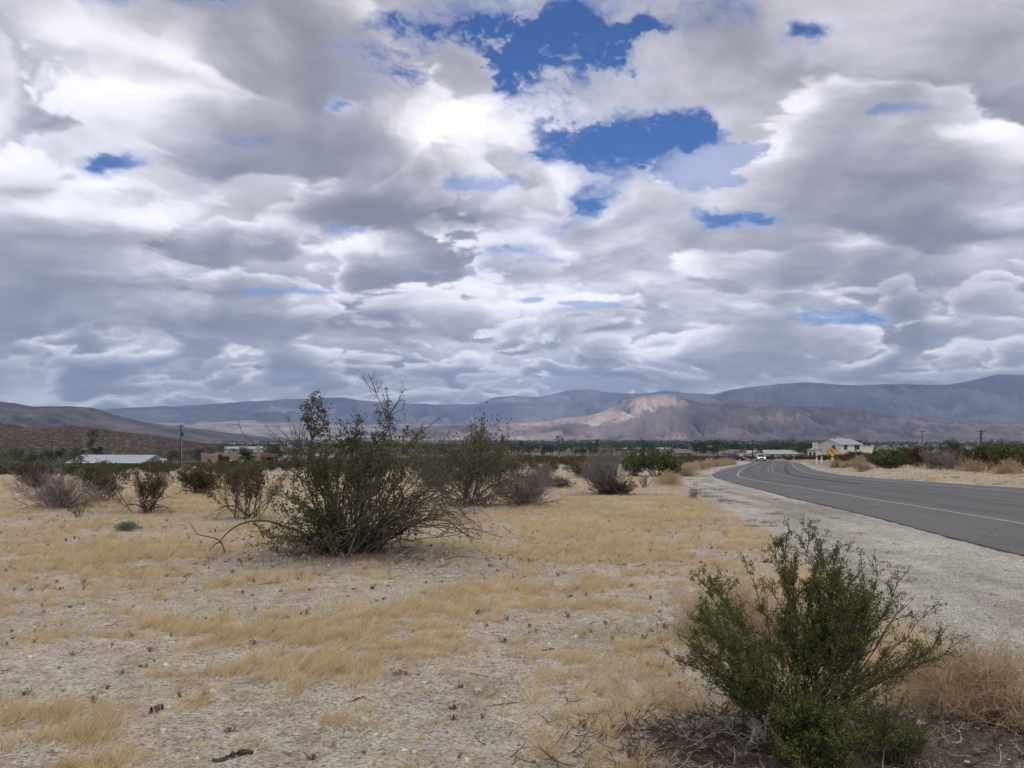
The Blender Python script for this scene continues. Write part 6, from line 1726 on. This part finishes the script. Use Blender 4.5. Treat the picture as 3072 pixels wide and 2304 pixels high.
# ------------------------------------------------------------------ vehicles
def build_car(label, loc, yaw, paint, cls='suv', scale=1.0, lit=True, name='car'):
    root = thing(name, label, 'car', loc, yaw, None, (scale,) * 3)
    Lh = 2.3      # half length ; nose towards -y
    glass = simple_mat('car_glass', (.02, .026, .03), .06, 0, .05, 1, 0, .8)
    blk = simple_mat('black_trim', (.018, .018, .02), .5); rub = simple_mat('tyre_rubber', (.02, .02, .021), .9)
    # body: cross sections along the length (y, half width, sill, shoulder)
    sec = [(-2.30, .62, .42, .74), (-2.22, .80, .30, .90), (-1.9, .90, .24, .98), (-1.0, .92, .22, 1.04), (.4, .92, .22, 1.06), (1.6, .91, .24, 1.08), (2.15, .86, .30, 1.06), (2.28, .72, .40, .95)]
    V = []
    for (y, w, a, b) in sec:
        V += [(-w * .93, y, a), (-w, y, a + .22 * (b - a)), (-w, y, a + .72 * (b - a)), (-w * .90, y, b), (w * .90, y, b), (w, y, a + .72 * (b - a)), (w, y, a + .22 * (b - a)), (w * .93, y, a)]
    Q = []
    for i in range(len(sec) - 1):
        for j in range(8):
            k = (j + 1) % 8; Q.append((i * 8 + j, (i + 1) * 8 + j, (i + 1) * 8 + k, i * 8 + k))
    caps = []
    for base, rev in ((0, False), ((len(sec) - 1) * 8, True)):
        for t in ((0, 1, 6, 7), (1, 2, 5, 6), (2, 3, 4, 5)): caps.append(tuple(base + q for q in (t if not rev else t[::-1])))
    MB().add(V, Q + caps).build('body', paint, root, False)
    # cabin
    c0, c1, r0, r1 = -.95, 2.05, -.25, 1.75
    V = [(-.84, c0, 1.02), (.84, c0, 1.02), (.84, c1, 1.04), (-.84, c1, 1.04), (-.66, r0, 1.56), (.66, r0, 1.56), (.66, r1, 1.56), (-.66, r1, 1.56)]
    gl = [(0, 1, 5, 4), (1, 2, 6, 5), (2, 3, 7, 6), (3, 0, 4, 7)]
    MB().add(V, gl[:1]).build('windscreen', glass, root)
    MB().add(V, [gl[1]]).build('side_glass', glass, root); MB().add(V, [gl[3]]).build('side_glass', glass, root); MB().add(V, [gl[2]]).build('rear_glass', glass, root)
    MB().box((-.68, r0 - .03, 1.555), (.68, r1 + .04, 1.64)).build('roof', paint, root)
    for sx in (-1, 1):
        MB().tube([(sx * .85, c0, 1.02), (sx * .67, r0, 1.58)], .05, 5).tube([(sx * .85, c1, 1.04), (sx * .67, r1, 1.58)], .06, 5).tube([(sx * .85, .6, 1.04), (sx * .67, .6, 1.58)], .045, 5).build('pillar', paint, root)
        MB().box((sx * .95 - .09, -.80, 1.02), (sx * .95 + .09, -.66, 1.17)).build('mirror', paint, root)
        MB().prism([(sx * .50, .66), (sx * .84, .72), (sx * .82, .90), (sx * .56, .84)], 1, -2.30, -2.12).build('headlight', M_LAMP if lit else M_METAL, root)
        for wy in (-1.42, 1.42):
            wl = MB().tube([(sx * .70, wy, .34), (sx * .93, wy, .34)], .34, 18).build('wheel', rub, root)
            MB().tube([(sx * .88, wy, .34), (sx * .945, wy, .34)], .2, 12).build('rim', M_METAL, wl)
    MB().prism([(-.46, .50), (.46, .50), (.52, .80), (-.52, .80)], 1, -2.34, -2.2).build('grille', blk, root)
    MB().box((-.82, -2.32, .26), (.82, -2.05, .46)).build('bumper', blk, root)
    MB().box((-.26, -2.365, .44), (.26, -2.345, .58)).build('number_plate', M_WPAINT, root)
    return root
M_LAMP, _nt, _N, _L, _b = mat_new('headlamp'); _b.inputs['Base Color'].default_value = (.9, .9, .9, 1); _b.inputs['Emission Color'].default_value = (1, .98, 1, 1); _b.inputs['Emission Strength'].default_value = .9
WHITEP = simple_mat('white_car_paint', (.72, .73, .76), .25, 0, .03, 1, 0, .5); DARKP = simple_mat('dark_blue_car_paint', (.02, .028, .055), .25, 0, .05, 1, 0, .5)
_x = at(760.9, 178)
build_car('white car with bright headlights coming round the bend', (_x, 178, float(zbase(_x, 178)) + .036), math.radians(-13), WHITEP)
_x = at(736.3, 196)
build_car('dark blue car parked behind the tumbleweeds at the bend', (_x, 196, gz(_x, 196)), math.radians(48), DARKP, scale=1.0, lit=False)
